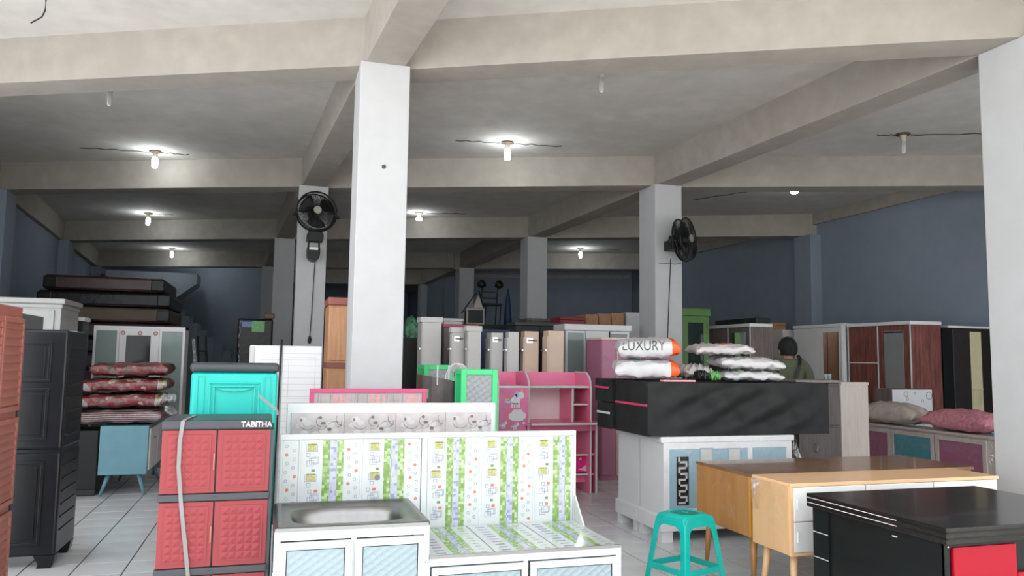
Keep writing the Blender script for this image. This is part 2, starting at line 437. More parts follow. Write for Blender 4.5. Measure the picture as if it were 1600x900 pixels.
# ceiling slab and walls
slab = [(-6.2, 5.5), (13, -3.4), (13, 32), (-6.2, 32)]
struct(MB().prism(slab, CZ, CZ+.25).build('ceiling', M_CEIL))
wl = [(-3.9, 8.9), (-4.24, 13.7), (-4.65, 19.4), (-5.1, 25), (-5.6, 32)]
struct(MB().prism(wl + [(x-.25, y) for x, y in reversed(wl)], 0, CZ).build('wall_left', M_WALL))
struct(MB().prism([(10.12, 1.9), (10.37, 1.9), (10.37, 32), (10.12, 32)], 0, CZ).build('wall_right', M_WALL))
bkL = [(-5.4, 27.3), (-.25, 25.1)]
struct(MB().prism([bkL[0], bkL[1], (-.25, 25.35), (-5.4, 27.55)], 0, CZ).build('wall_back_left', M_WALL))
struct(MB().prism([(4.9, 22.9), (10.1, 20.9), (10.1, 21.2), (4.9, 23.2)], 0, CZ).build('wall_back_right', M_WALL))
struct(MB().prism([(-.3, 31.4), (5.2, 29.4), (5.2, 29.7), (-.3, 31.7)], 0, CZ).build('wall_back', M_WALL))
struct(MB().prism([(-.45, 25.2), (-.2, 25.2), (-.2, 31.6), (-.45, 31.6)], 0, CZ).build('wall_passage', M_WALL))
struct(MB().prism([(4.85, 23.1), (5.1, 23.1), (5.1, 29.7), (4.85, 29.7)], 0, CZ).build('wall_recess', M_WALL))
# trim band on the right walls
struct(B(10.05, 10.119, 8.4, 20.9, 4.22, 4.43).build('trim_1', M_BEAM))
struct(MB().prism([(5.15, 22.72), (10.0, 20.85), (10.02, 20.92), (5.15, 22.80)], 3.92, 4.02).build('trim_2', M_BEAM))

# columns
for name, C in (('l', CL), ('0', C0), ('1', C1), ('r', CR)):
    for j, (x, y) in enumerate(C):
        if j == 0: continue
        struct(B(x, x+CW, y, y+CD, 0, H).build('column', M_COLM if name in '01' else M_WALL, bevel=.008))
struct(B(4.62, 5.0, 25.6, 26.1, 0, 3.95).build('column', M_COLM, bevel=.008))
# cross beams
def cross(j, a, b, A, Bq):
    xa, ya = A[j]; xb, yb = Bq[j]
    p = [(xa+a, ya+.10), (xb+b, yb+.10), (xb+b, yb+.49), (xa+a, ya+.49)]
    struct(MB().prism(p, H, CZ+.02).build('cross_beam', M_BEAM, bevel=.006))
for j in (1, 2, 3, 4):
    cross(j, .2, .06, CL, C0); cross(j, .36, .06, C0, C1); cross(j, .36, .25, C1, CR)
# lengthwise beams
def length(C, w0=.04, w1=.38, first=0):
    for j in range(first, 4):
        (xa, ya), (xb, yb) = C[j], C[j+1]
        a = ya if j == first else ya+.02
        e = yb+.02 if j < 3 else yb+.5
        struct(MB().prism([(xa+w0, a), (xa+w1, a), (xb+w1, e), (xb+w0, e)], H-.003, CZ+.02).build('lengthwise_beam', M_BEAM, bevel=.006))
length(C0); length(C1); length(CL, .0, .3); 
struct(MB().prism([(4.70, 20.9), (5.02, 20.9), (4.95, 29.4), (4.62, 29.4)], 3.95, CZ+.02).build('lengthwise_beam', M_BEAM))
struct(MB().prism([(-.2, 27.4), (5.0, 25.5), (5.0, 25.9), (-.2, 27.8)], 3.95, CZ+.02).build('cross_beam', M_BEAM))
cr_ = [aY(x, y, 9.7535) for x, y in ((1028, 410.5), (1036, 412), (1046, 411), (1055, 413), (1064, 411))]
mb = MB().tube(cr_, .004, 4); mb.build('plaster_crack', M_WIRE)
tag(bpy.data.objects['plaster_crack'], 'thin crack across the white column with the sideways fan', 'wall crack')
# chip on the near column
tag(MB().disc(.83, 3.10, .018, 6.468, 6.4755, 9).build('plaster_chip', M_ROSE), 'small brown hole with exposed plug in the near white column', 'wall chip')

# stairs at the back left
st = struct(bpy.data.objects.new('staircase', None)); COL.objects.link(st)
for k in range(9):
    pa, pb = aY(374-13*k, 560-11*k, 23.2), aY(361-13*k, 560-11*k, 23.2); zt = pa.z
    B(pb.x, pa.x, 23.2, 24.3, 0, zt).build('step', M_STAIR, st)
MB().xz([(-4.6, 3.0), (-2.9, 3.0), (-2.2, 3.55), (-2.2, 3.85), (-4.6, 3.85)], 24.2, 25.3).build('upper_flight', M_STAIR, st)

# ================================================================ LAMPS
def lamp(P, lit, rw=.06, flush=False, wires=(), lab_=None):
    x, y = P.x, P.y
    lab = 'glowing white bulb in a porcelain socket under the concrete ceiling' if lit else 'unlit white tube bulb in a porcelain socket under the concrete ceiling'
    t = thing('ceiling_bulb', lab_ or lab, 'lamp', (x, y, CZ), 0, 'lit ceiling bulbs' if lit else 'unlit ceiling bulbs')
    MB().lathe([(rw, 0), (rw, -.018), (rw*.9, -.022)][::-1]).build('ceiling_rose', M_ROSE, t)
    MB().lathe([(.03, -.10), (.034, -.09), (.034, -.05), (.045, -.022), (.045, -.0201)]).build('socket', M_SOCKET, t, True)
    if lit:
        if flush: MB().lathe([(.01, -.165), (.05, -.158), (.065, -.14), (.055, -.115), (.028, -.10)]).build('bulb', M_BULB, t, True)
        else: MB().lathe([(.012, -.255), (.032, -.245), (.04, -.22), (.042, -.15), (.036, -.11), (.028, -.10)]).build('bulb', M_BULB, t, True)
    else:
        mb = MB()
        for a in range(3):
            an = a*math.pi/3; c, s = math.cos(an)*.018, math.sin(an)*.018
            pts = [(c, s, -.1), (c, s, -.235)] + [(c*math.cos(q), s*math.cos(q), -.235-.018*math.sin(q)) for q in (.5, 1.0, 1.57, 2.1, 2.6)] + [(-c, -s, -.235), (-c, -s, -.1)]
            mb.tube(pts, .008, 6)
        mb.build('tube_bulb', M_BULBOFF, t, True)
    for k, (dx, dy) in enumerate(wires):
        n = 9
        pts = [(dx*i/n, dy*i/n, -.006-.02*abs(math.sin(i*1.3+k))*(i > 0)) for i in range(n+1)]
        MB().tube(pts, .006, 5).build('wire', M_WIRE, t, True)
LB = ['glowing ceiling bulb with wires both ways, in the front bay on the mattress stack side', 'glowing ceiling bulb with wires both ways, between the near column and the cracked column',
      'glowing ceiling bulb behind the second beam on the mattress stack side', 'glowing ceiling bulb behind the third beam on the mattress stack side',
      'short glowing ceiling bulb behind the second beam in the middle bay', 'glowing ceiling bulb behind the third beam beside the cracked column', 'short glowing ceiling bulb near the bare blue grey side wall',
      'unlit tube bulb partly hidden by the front beam, on the mattress stack side', 'unlit tube bulb partly hidden by the front beam, in the middle bay', 'unlit tube bulb with a long dark wire, near the bare blue grey side wall']
for k_, (x, y, lit, fl_, wr) in enumerate([
    (243, 236, 1, 0, [(-1.0, .1), (.45, 0)]), (793, 222, 1, 0, [(-.7, .1), (.75, -.1)]), (232, 333, 1, 0, [(.5, -.1)]),
    (269, 388, 1, 0, []), (655, 332, 1, 1, [(.9, -.3)]), (907, 388, 1, 0, [(1.0, -.3)]), (1241, 287, 1, 1, [(-.9, 1.6)]),
    (173, 130, 0, 0, []), (940, 106, 0, 0, [(.25, -.08)]), (1411, 209, 0, 0, [(1.4, -.6), (-.3, .12)])]):
    lamp(az(x, y, CZ), lit, .085, fl_, wr, LB[k_])
for x, y in ((-2.3, 24.6), (8.4, 19.95), (2.0, 24.0)): lamp(Vector((x, y, CZ)), 1, .085, 0, [], 'glowing ceiling bulb tucked behind the last beam')   # behind the last beam, seen by the light they throw on the back walls
P = az(72, -2, CZ)
tag(MB().tube([P, P+Vector((0, 0, -.10)), P+Vector((-.02, 0, -.16)), P+Vector((-.07, 0, -.20)), P+Vector((-.10, 0, -.225))], .006, 6).build('loose_cable', M_WIRE, smooth=True),
    'loose dark cable end dangling from the ceiling in front of the beam', 'cable')

# ================================================================ FANS
def fan(loc, aim, rad, label, body_drop, wall_y):
    """wall fan: caged head aimed along a direction (yaw), bracket to the column"""
    t = thing('wall_fan', label, 'fan', loc)
    R = Matrix.Rotation(aim[0], 4, 'Z') @ Matrix.Rotation(aim[1], 4, 'X')
    # head local: axis -Y is forward
    mb = MB()
    for yy, rr in ((-.06, rad), (.05, rad*.98)):
        pts = [(rr*math.cos(2*math.pi*i/40), yy, rr*math.sin(2*math.pi*i/40)) for i in range(40)]
        mb.tube(pts, .012, 6, True)
    mb.xf(R).build('cage_rim', M_BLACKPL, t, True)
    mb = MB()
    for i in range(64):
        a = 2*math.pi*i/64; c, s = math.cos(a), math.sin(a)
        mb.tube([(.05*c, -.10, .05*s), (rad*.6*c, -.095, rad*.6*s), (rad*c, -.06, rad*s)], .003, 4)
        mb.tube([(.05*c, .09, .05*s), (rad*.7*c, .085, rad*.7*s), (rad*c, .05, rad*s)], .003, 4)
    mb.xf(R).build('cage_wires', M_BLACKPL, t)
    mb = MB()
    for q in range(3):
        a0 = 2*math.pi*q/3+.5
        def bl(u, v, a0=a0):
            r = .04+(rad*.86-.04)*v; wd = .35+.75*math.sin(v*2.2)
            a = a0+(u-.5)*wd*1.25
            return (r*math.cos(a), -.02+(u-.5)*.09, r*math.sin(a))
        mb.grid(7, 7, bl)
    o = mb.xf(R).build('blades', M_BLACKPL, t, True)
    so = o.modifiers.new('thickness', 'SOLIDIFY'); so.thickness = .004
    MB().disc(0, 0, .055, -.115, -.09, 20).xf(R).build('badge', M_FANBADGE, t)
    mb = MB(); mb.disc(0, 0, .085, .04, .20, 20); mb.xf(R).build('motor', M_BLACKPL, t, bevel=.015)
    # yoke and bracket
    mb = MB()
    mb.tube([(rad*1.06*math.cos(a), 0, rad*1.06*math.sin(a)) for a in [math.pi+.25-(-1)*k*(math.pi-.5)/16 for k in range(17)]], .011, 6)
    for sg in (-1, 1): mb.tube([(sg*(rad-.01), 0, -.06), (sg*(rad+.05), 0, -.06)], .022, 8)
    mb.xf(R).build('yoke', M_BLACKPL, t, True)
    wy = wall_y-loc[1]
    if body_drop:
        mb = MB().box(-.10, .10, -.08, .06, -rad-.16, -rad-.01); mb.box(-.115, .115, -.05, wy, -rad-.13, -rad-.04)
        mb.box(-.10, -.075, -.02, .04, -rad-.24, -rad-.15); mb.box(.045, .07, -.02, .04, -rad-.24, -rad-.15)
        mb.build('bracket', M_BLACKPL, t, bevel=.01)
        MB().xz([(-.105, -rad-.23), (.075, -rad-.23)][::-1]+[(-.015+.09*math.cos(q), -rad-.33+.09*math.sin(q)) for q in [math.pi+math.pi*k/10 for k in range(11)]], -.03, wy).build('control_box', M_BLACKPL, t, bevel=.008)
        B(-.075, .045, -.034, -.03, -rad-.275, -rad-.235).build('control_label', M_OFFW, t)
    else:
        MB().box(-.16, .0, .05, wy, -.14, .0).build('bracket', M_BLACKPL, t, bevel=.01)
    return t
p1 = aY(494, 331, 11.36)
fan(p1, (math.radians(8), math.radians(-6)), .28, 'black wall fan facing forward on the white column, bracket and control box below it', True, 11.636)
p2 = aY(1069, 374, 9.46)
fan(p2, (math.radians(38), math.radians(-4)), .29, 'black wall fan turned aside, mounted on a white column with a crack and hanging cable', False, 9.753)
def cable(pts, label, end=None, r=.006):
    t = thing('hanging_cable', label, 'cable', pts[0])
    o = Vector(pts[0])
    MB().tube([Vector(p)-o for p in pts], r, 5).build('cord', M_WIRE, t, True)
    if end:
        e = Vector(pts[-1])-o
        MB().lathe([(.008, e.z-.11), (.022, e.z-.09), (.03, e.z-.05), (.012, e.z)], e.x, e.y, 10).build('switch', M_WIRE, t, True)
cable([aY(493, 402, 11.62), aY(490, 440, 11.62), aY(487, 490, 11.62), aY(484, 525, 11.62)], 'thin dark cable with a switch hanging below the forward-facing fan', True)
cable([aY(1048, 405, 9.742), aY(1047, 430, 9.742), aY(1045, 480, 9.742), aY(1043, 535, 9.742)], 'thin dark cable running down the column below the sideways fan')

# ================================================================ CABINET BUILDER
def cab(name, label, cat, x0, x1, y0, y1, h, face='f', group=None):
    """root at base centre; local box w x d x h with the front at local -y"""
    cx, cy = (x0+x1)/2, (y0+y1)/2
    rz = {'f': 0, 'l': NX, 'r': PX}[face]
    t = thing(name, label, cat, (cx, cy, 0), rz, group)
    w, d = (x1-x0, y1-y0) if face == 'f' else (y1-y0, x1-x0)
    return t, w/2, d/2
def patch(name, cols, scale, rough=.35):
    m, nt, b = new_mat(name); N = nt.nodes; L = nt.links
    b.inputs['Roughness'].default_value = rough
    tc = N.new('ShaderNodeTexCoord'); n = N.new('ShaderNodeTexNoise'); n.inputs['Scale'].default_value = scale
    n.inputs['Detail'].default_value = 1.5; n.inputs['Distortion'].default_value = 1.5
    L.new(tc.outputs['Object'], n.inputs['Vector'])
    r = N.new('ShaderNodeValToRGB'); r.color_ramp.interpolation = 'CONSTANT'; e = r.color_ramp.elements
    while len(e) < len(cols): e.new(.5)
    for i, (p, c) in enumerate(cols): e[i].position = p; e[i].color = (*c, 1)
    L.new(n.outputs['Fac'], r.inputs['Fac']); L.new(r.outputs['Color'], b.inputs['Base Color'])
    n2 = N.new('ShaderNodeTexNoise'); n2.inputs['Scale'].default_value = 14; L.new(tc.outputs['Object'], n2.inputs['Vector'])
    bp = N.new('ShaderNodeBump'); bp.inputs['Strength'].default_value = .7; bp.inputs['Distance'].default_value = .02
    L.new(n2.outputs['Fac'], bp.inputs['Height']); L.new(bp.outputs['Normal'], b.inputs['Normal'])
    return m
M_BLK1 = patch('red floral blanket', [(0, (.03, .006, .008)), (.38, (.13, .008, .012)), (.60, (.16, .012, .018)), (.68, (.26, .22, .20))], 5)
M_BLK2 = patch('red white yellow blanket', [(0, (.12, .007, .009)), (.40, (.17, .009, .013)), (.55, (.30, .28, .26)), (.62, (.26, .20, .07)), (.68, (.03, .025, .025))], 4)

def handle_bar(parent, x, z0, z1, y, mat=None, name='handle'):
    mb = MB().tube([(x, y, z0), (x, y-.03, z0+.01), (x, y-.03, z1-.01), (x, y, z1)], .006, 6)
    return mb.build(name, mat or M_CHROME, parent, True)
def wardrobe(name, label, x0, x1, y0, y1, h, face='f', body=None, door=None, n=2, crown=None, crown_mat=None, mirror=(), edge=None,
             handles=True, group=None, cat='wardrobe', glass=(), split=0, key=False):
    t, hw, hd = cab(name, label, cat, x0, x1, y0, y1, h, face, group)
    B(-hw, hw, -hd+.02, hd, 0, h-(.03 if crown else 0)).build('body', body, t, bevel=.004)
    if crown:
        B(-hw-crown, hw+crown, -hd-crown, hd, h-.05, h).build('crown', crown_mat or body, t, bevel=.008)
    z0, z1 = .08, h-.06; dw = 2*hw/n
    for i in range(n):
        a, b = -hw+i*dw+.004, -hw+(i+1)*dw-.004
        if i in glass:
            d = MB().frame(a, b, -hd-.002, -hd+.018, z0, z1, .035).build('door', door, t)
            B(a+.035, b-.035, -hd+.004, -hd+.009, z0+.035, z1-.035).build('glass', M_GLASSW, d)
        else:
            d = B(a, b, -hd-.002, -hd+.018, z0, z1).build('door', door, t, bevel=.003)
        if i in mirror:
            B(a+dw*.20, b-dw*.20, -hd-.006, -hd-.002, h*.38, z1-.07).build('mirror', M_MIRROR, d)
        if handles:
            x = b-.05 if i % 2 == 0 else a+.05
            if n == 1: x = b-.05
            handle_bar(d, x, h*.46, h*.46+.14, -hd-.002, M_WHITE if edge else None)
        if key: 
            for zz in (h*.52, h*.93): MB().box(a+.02, a+.12, -hd-.02, -hd-.002, zz, zz+.015).build('bolt', M_CHROME, d)
    if edge:
        for k in range(n+1):
            x = -hw+k*dw
            B(x-.009, x+.009, -hd-.008, -hd+.0, 0, h-.05).build('edge_strip', edge, t)
        if split: B(-hw, -hw+dw, -hd-.008, -hd, split-.007, split+.007).build('edge_strip', edge, t)
    return t, hw, hd

def pillow(name, label, cat, c, w, d, h, mat, rz=0, tilt=(0, 0), p=2.4, wr=.012, seed=0, group=None, mats=None, mfn=None, pinch=.10, nu=30, nv=22, low=.55, ex=.40):
    rnd = random.Random(seed); ph = [rnd.uniform(0, 6.28) for _ in range(8)]
    mb = MB()
    def f(u, v): return max(0, (1-abs(u)**p)*(1-abs(v)**p))**ex
    def pos(u, v, sg):
        q = f(u, v)
        x = u*w/2*(1-pinch*(1-v*v)*abs(u)**3*.0-pinch*(1-abs(v))*abs(u)**2*.4)
        y = v*d/2*(1-pinch*(1-abs(u))*abs(v)**2*.6)
        n = (math.sin(9*u+ph[0]+3*v)+math.sin(14*v+ph[1]-5*u)+.8*math.sin(21*u+9*v+ph[2])+.6*math.sin(30*v-12*u+ph[3]))*wr
        e = math.sin(7*u+ph[4]+4*v)*h*.06*(1-q)
        z = sg*h*(.5 if sg > 0 else .5*low)*q + n*min(1, 2.5*q) + e
        return (x, y, z)
    for sg in (1, -1):
        st = len(mb.f)
        mb.grid(nu, nv, lambda a, b: pos(math.sin((a*2-1)*math.pi/2), math.sin((b*2-1)*math.pi/2), sg))
        if sg < 0:
            for k in range(st, len(mb.f)): mb.f[k] = mb.f[k][::-1]
        if mfn:
            for k in range(st, len(mb.f)):
                i = (k-st) % (nu-1); j = (k-st)//(nu-1)
                mb.m[k] = mfn(math.sin(((i+.5)/(nu-1)*2-1)*math.pi/2), math.sin(((j+.5)/(nv-1)*2-1)*math.pi/2), sg)
    o = mb.build(name, mats or mat, None, True)
    bm = bmesh.new(); bm.from_mesh(o.data); bmesh.ops.remove_doubles(bm, verts=bm.verts, dist=.0004); bm.to_mesh(o.data); bm.free()
    o.location = c; o.rotation_euler = (tilt[0], tilt[1], rz)
    return tag(o, label, cat, group)

def set_on(o, z):
    bpy.context.view_layer.update()
    zs_ = [(o.matrix_world @ v.co).z for v in o.data.vertices]
    o.location.z += z-min(zs_); return z+max(zs_)-min(zs_)
# ================================================================ SINK AND COUNTER UNIT (foreground)
SX, SY = .04, 3.90
t = thing('kitchen_sink_unit', 'white aluminium kitchen unit with steel sink and green and white tiled counter and backsplash', 'kitchen unit', (SX, SY, 0))
zs, zc, bw, W1, WT, bd = .68, .51, .03, .74, 1.78, .66
for x in (0, W1-bw):
    for y in (0, bd-bw): B(x, x+bw, y, y+bw, 0, zs).build('post', M_ALU, t, bevel=.002)
for y in (0, bd-bw): B(WT-bw, WT, y, y+bw, 0, zc).build('post', M_ALU, t, bevel=.002)
for x0, x1, z1, hh_ in ((bw, W1-bw, zs, .05), (W1, WT-bw, zc, .04)):
    B(x0, x1, 0, bw, z1-hh_, z1).build('top_rail', M_ALU, t, bevel=.002); B(x0, x1, 0, bw, .05, .08).build('bottom_rail', M_ALU, t, bevel=.002)
    B((x0+x1)/2-.012, (x0+x1)/2+.012, .002, bw, .08, z1-hh_).build('mullion', M_ALU, t)
B(.004, .012, .03, bd-.03, .06, zs-.02).build('side_panel', M_ALU, t); B(WT-.012, WT-.004, .03, bd-.03, .06, zc-.01).build('side_panel', M_ALU, t)
B(.01, WT-.01, .02, bd-.02, .05, .06).build('bottom_shelf', M_ALU, t)
B(.01, WT-.01, bd-.03, bd-.024, .06, zc-.02).build('rear_panel', M_ALU, t)
def sdoor(x0, x1, z1, hx):
    d = MB().frame(x0, x1, -.014, .004, .085, z1, .035).build('door', M_ALU, t, bevel=.003)
    B(x0+.035, x1-.035, -.006, -.002, .12, z1-.035).build('glass', M_PATGLASS, d)
    MB().frame(x0+.035, x1-.035, -.0085, -.003, .12, z1-.035, .004).build('gasket', M_BLACKPL, d)
    for z in (z1-.20, .20): B(hx-.014, hx+.014, -.02, -.013, z, z+.07).build('hinge', M_CHROME, d)
sdoor(.022, W1/2-.006, zs-.055, .012); sdoor(W1/2+.006, W1-.022, zs-.055, W1-.012)
sdoor(W1+.012, (W1+WT)/2-.006, zc-.045, W1+.002); sdoor((W1+WT)/2+.006, WT-.022, zc-.045, WT-.012)
# steel sink: plate with rolled rim, oval basin
def sup(cx, cy, a, b, e, n, z):
    out = []
    for k in range(n):
        an = 2*math.pi*(k+.5)/n; c, s_ = math.cos(an), math.sin(an)
        out.append((cx+a*math.copysign(abs(c)**(2/e), c), cy+b*math.copysign(abs(s_)**(2/e), s_), z))
    return out
cx, cy = W1/2, bd/2-.01; n = 72
rings = [sup(cx, cy, .372, .335, 40, n, zs-.004), sup(cx, cy, .372, .335, 40, n, zs+.008), sup(cx, cy, .368, .331, 40, n, zs+.014), sup(cx, cy, .335, .300, 40, n, zs+.014),
         sup(cx, cy, .330, .295, 30, n, zs+.004), sup(cx, cy, .300, .215, 4, n, zs+.003), sup(cx, cy, .288, .203, 3.6, n, zs-.003), sup(cx, cy, .272, .188, 3.4, n, zs-.04),
         sup(cx, cy, .25, .165, 3.2, n, zs-.15), sup(cx, cy, .21, .13, 3, n, zs-.175), sup(cx, cy, .05, .05, 2, n, zs-.18)]
MB().loft(rings, False, True).build('sink', M_STEEL, t, True)
# tiled backsplash
yb = bd+.005
mb = MB().box(.02, WT, yb+.012, yb+.03, zc, 1.05); mb.build('back_board', M_ALU, t)
mb = MB().box(.02, WT, yb-.006, yb+.03, 1.035, 1.065); mb.box(.02, .036, yb-.006, yb+.03, zc, 1.035); mb.box(WT-.016, WT, yb-.006, yb+.03, zc, 1.035)
mb.box(.815, .848, yb-.006, yb+.012, zc+.02, 1.035)
for x in (.127, .467, 1.172, 1.507): mb.box(x-.006, x+.006, yb-.003, yb+.012, zc, 1.035)
mb.build('trim_strips', M_ALU, t, bevel=.0015)
MB()._add([(WT-.01, yb-.01, zc+.002), (WT-.01, yb-.16, zc+.002), (WT-.01, yb-.01, zc+.16), (WT, yb-.01, zc+.002), (WT, yb-.16, zc+.002), (WT, yb-.01, zc+.16)],
          [(0, 1, 2), (3, 5, 4), (0, 3, 4, 1), (1, 4, 5, 2), (2, 5, 3, 0)]).build('corner_brace', M_ALU, t)
PRM = [M_MOSG, M_MOSL, M_PRY, M_PRO, M_PRG, M_PRL, M_PRGL]
def tile_print(x0, w, z0, z1, kind, seed):
    """flat printed decoration of one tile, in front of local plane y=0"""
    rnd = random.Random(seed); mb = MB(); e0, e1 = -.0012, -.0002
    def X(f): return x0+f*w
    if kind != 'dots':
        mb.mat(0).box(X(.36), X(.48), e0, e1, z0, z1); mb.box(X(.60), X(.71), e0, e1, z0, z1)
        mb.mat(1).box(X(.485), X(.595), e0, e1, z0, z1)
        sx = X(.20); z = z1-.035; k = 0
        plan = ['lime', 'ring', 'rings', 'gbox', 'lime', 'ring', 'obox', 'rings', 'gbox', 'obox', 'rings', 'gdot']
        for s in plan:
            if z < z0+.02: break
            j = rnd.uniform(-.01, .01)
            if s == 'lime': mb.mat(2).box(sx-.026+j, sx+.022+j, e0, e1, z-.024, z+.018); mb.mat(5).frame(sx-.034+j, sx+.03+j, e0, e1, z-.028, z+.012, .0022); z -= .045
            elif s == 'ring': mb.mat(5).frame(sx-.03+j, sx-.008+j, e0, e1, z-.012, z+.010, .0024); z -= .035
            elif s == 'rings': mb.mat(5).frame(sx-.018+j, sx+.026+j, e0, e1, z-.018, z+.016, .0024); mb.frame(sx-.032+j, sx+.006+j, e0, e1, z-.028, z+.004, .0024); mb.frame(sx-.008+j, sx+.034+j, e0, e1, z-.012, z+.022, .002); z -= .052
            elif s == 'gbox': mb.mat(4).box(sx+j, sx+.018+j, e0, e1, z-.007, z+.007); z -= .034
            elif s == 'obox': mb.mat(3).box(sx+.002+j, sx+.022+j, e0, e1, z-.008, z+.008); mb.mat(5).frame(sx-.032+j, sx-.012+j, e0, e1, z-.012, z+.008, .0024); z -= .036
            elif s == 'gdot': mb.mat(4).disc(sx-.01, z, .007, e0, e1, 8); z -= .03
    if kind != 'short':
        a = X(.78) if kind == 'full' else x0+.012; b = X(.95) if kind == 'full' else x0+w-.012
        z = z1-.03; k = seed
        while z > z0+.012:
            x = a+(b-a)*(.15 if k % 2 else .8)+rnd.uniform(-.006, .006)
            m = [5, 4, 3, 5, 6, 3, 4, 6][k % 8]
            if m == 3: mb.mat(3).disc(x, z, .0095, e0, e1, 8)
            else: mb.mat(m if m != 4 else 6).ringxz(x, z, .0095, .0065, e0, e1, 8)
            z -= .024; k += 1
    return mb
TL = [(.036, .085, 'dots'), (.133, .330, 'full'), (.473, .338, 'full'), (.850, .317, 'full'), (1.178, .324, 'full'), (1.513, .250, 'short')]
for k, (x0, w, kind) in enumerate(TL):
    zb = zc+.006
    tl = B(x0, x0+w, yb, yb+.011, zb, 1.034).build('backsplash_tile', M_TILEW, t, bevel=.0015, seg=1)
    ww = w if kind != 'short' else w/.76
    pr = tile_print(x0, ww, zb+.004, 1.03, kind, k+3)
    pr.xf(Matrix.Translation((0, yb, 0))); pr.build('tile_print', PRM, tl)['kind'] = 'stuff'
MB().disc(.56, .815, .016, yb-.004, yb, 14).build('tap_hole_cover', M_FLINE, t)
for k, x0 in enumerate((.748, 1.090, 1.434)):
    w = .336
    tl = B(x0, x0+w, .002, bd-.002, zc, zc+.010).build('counter_tile', M_TILEW, t, bevel=.0015, seg=1)
    mb = MB()
    for m, a, b in ((0, .36, .48), (1, .485, .595), (0, .60, .71)): mb.mat(m).box(x0+a*w, x0+b*w, .012, bd-.012, zc+.0102, zc+.0112)
    for q in range(10):
        mb.mat(5).box(x0+.04, x0+.09, .04+q*.06, .058+q*.06, zc+.0102, zc+.0110)
        mb.mat(6).box(x0+.27, x0+.30, .03+q*.06, .045+q*.06, zc+.0102, zc+.0110)
    mb.build('tile_print', PRM, tl)['kind'] = 'stuff'
B(W1, WT, -.004, .004, zc-.002, zc+.014).build('counter_edge', M_STEEL, t)

# ================================================================ FLORAL AND PINK-FRAMED UNITS BEHIND IT
FY = 5.10
t = thing('kitchen_unit', 'white kitchen unit with pale floral tiles on its back panel, behind the sink unit', 'kitchen unit', (.10, FY, 0))
B(0, 1.33, -.46, -.005, .06, .60).build('base_cabinet', M_ALU, t); 
mb = MB()
for x in (0, 1.29):
    for y in (-.46, -.05): mb.box(x, x+.04, y, y+.04, 0, .06)
mb.build('feet', M_ALU, t)
B(0, 1.35, 0, .03, .06, 1.205).build('back_panel', M_WHITE, t, bevel=.003)
for k in range(4):
    x0 = .025+k*.3275
    if k == 3: wv = .31
    else: wv = .324
    tl = B(x0, x0+wv, -.008, 0, .62, 1.145).build('floral_tile', M_FLORAL, t, bevel=.001, seg=1)
    mb = MB(); e0, e1 = -.0095, -.0082
    rnd = random.Random(5)
    for (px, pz, r) in ((.07, 1.07, .05), (.10, 1.05, .045), (.05, 1.035, .04), (.24, 1.04, .05), (.20, 1.0, .05), (.15, .985, .04), (.27, 1.0, .04), (.08, .99, .045)):
        e0 -= .00006; mb.mat(0).disc(x0+px, pz+.032, r*.55, e0, e1, 12, r*.4, rnd.random())
    e0, e1 = -.0112, -.0102
    def arc(cx, cz, r, a0, a1, wd=.0022):
        pts = [(cx+r*math.cos(a0+(a1-a0)*i/10), e0, cz+r*math.sin(a0+(a1-a0)*i/10)) for i in range(11)]
        mb.tube(pts, wd/2, 4)
    mb.mat(1); arc(x0+.10, 1.097, .055, 3.6, 5.6); arc(x0+.185, 1.092, .032, 1.6, 4.6); arc(x0+.185, 1.072, .03, 4, 6.2); arc(x0+.315, 1.107, .04, 2.6, 4.6); arc(x0+.27, 1.032, .06, 1.2, 2.4); arc(x0+.28, 1.087, .03, 4.8, 6.6)
    mb.disc(x0+.178, 1.117, .010, e0, e1, 9); mb.disc(x0+.195, 1.082, .016, e0, e1, 6, .009)
    mb.mat(2).box(x0+.052, x0+.066, e0, e1, 1.094, 1.112); mb.disc(x0+.235, 1.044, .014, e0, e1, 7, .010)
    mb.build('flower_print', [M_FLPETAL, M_FLINE, M_FLBR], tl)
PY = 5.95
t = thing('kitchen_unit', 'kitchen unit with a magenta framed back panel of pink striped tiles', 'kitchen unit', (.27, PY, 0))
B(0, .87, -.5, -.005, .06, .60).build('base_cabinet', M_PINKFR, t)
mb = MB()
for x in (0, .83):
    for y in (-.5, -.05): mb.box(x, x+.04, y, y+.04, 0, .06)
mb.build('feet', M_PINKFR, t)
MB().frame(0, .87, -.01, .03, .60, 1.265, .032).build('frame', M_PINKFR, t, bevel=.002)
MBt = B(.032, .838, .0, .02, .63, 1.233).build('tile_panel', M_FLORAL, t)
mb = MB()
for k in range(3):
    for a, b in ((.14, .17), (.185, .215), (.235, .25)): mb.mat(0).box(.032+k*.27+a, .032+k*.27+b, -.002, -.0005, .65, 1.225)
    for a in (.03, .05, .27, .12): mb.mat(1).box(.032+k*.268+a-.002, .032+k*.268+a, -.002, -.0005, .65, 1.225)
mb.build('stripe_print', [pm('salmon print', (.72, .38, .36), .3, var=.15, scale=60), M_FLINE], MBt)

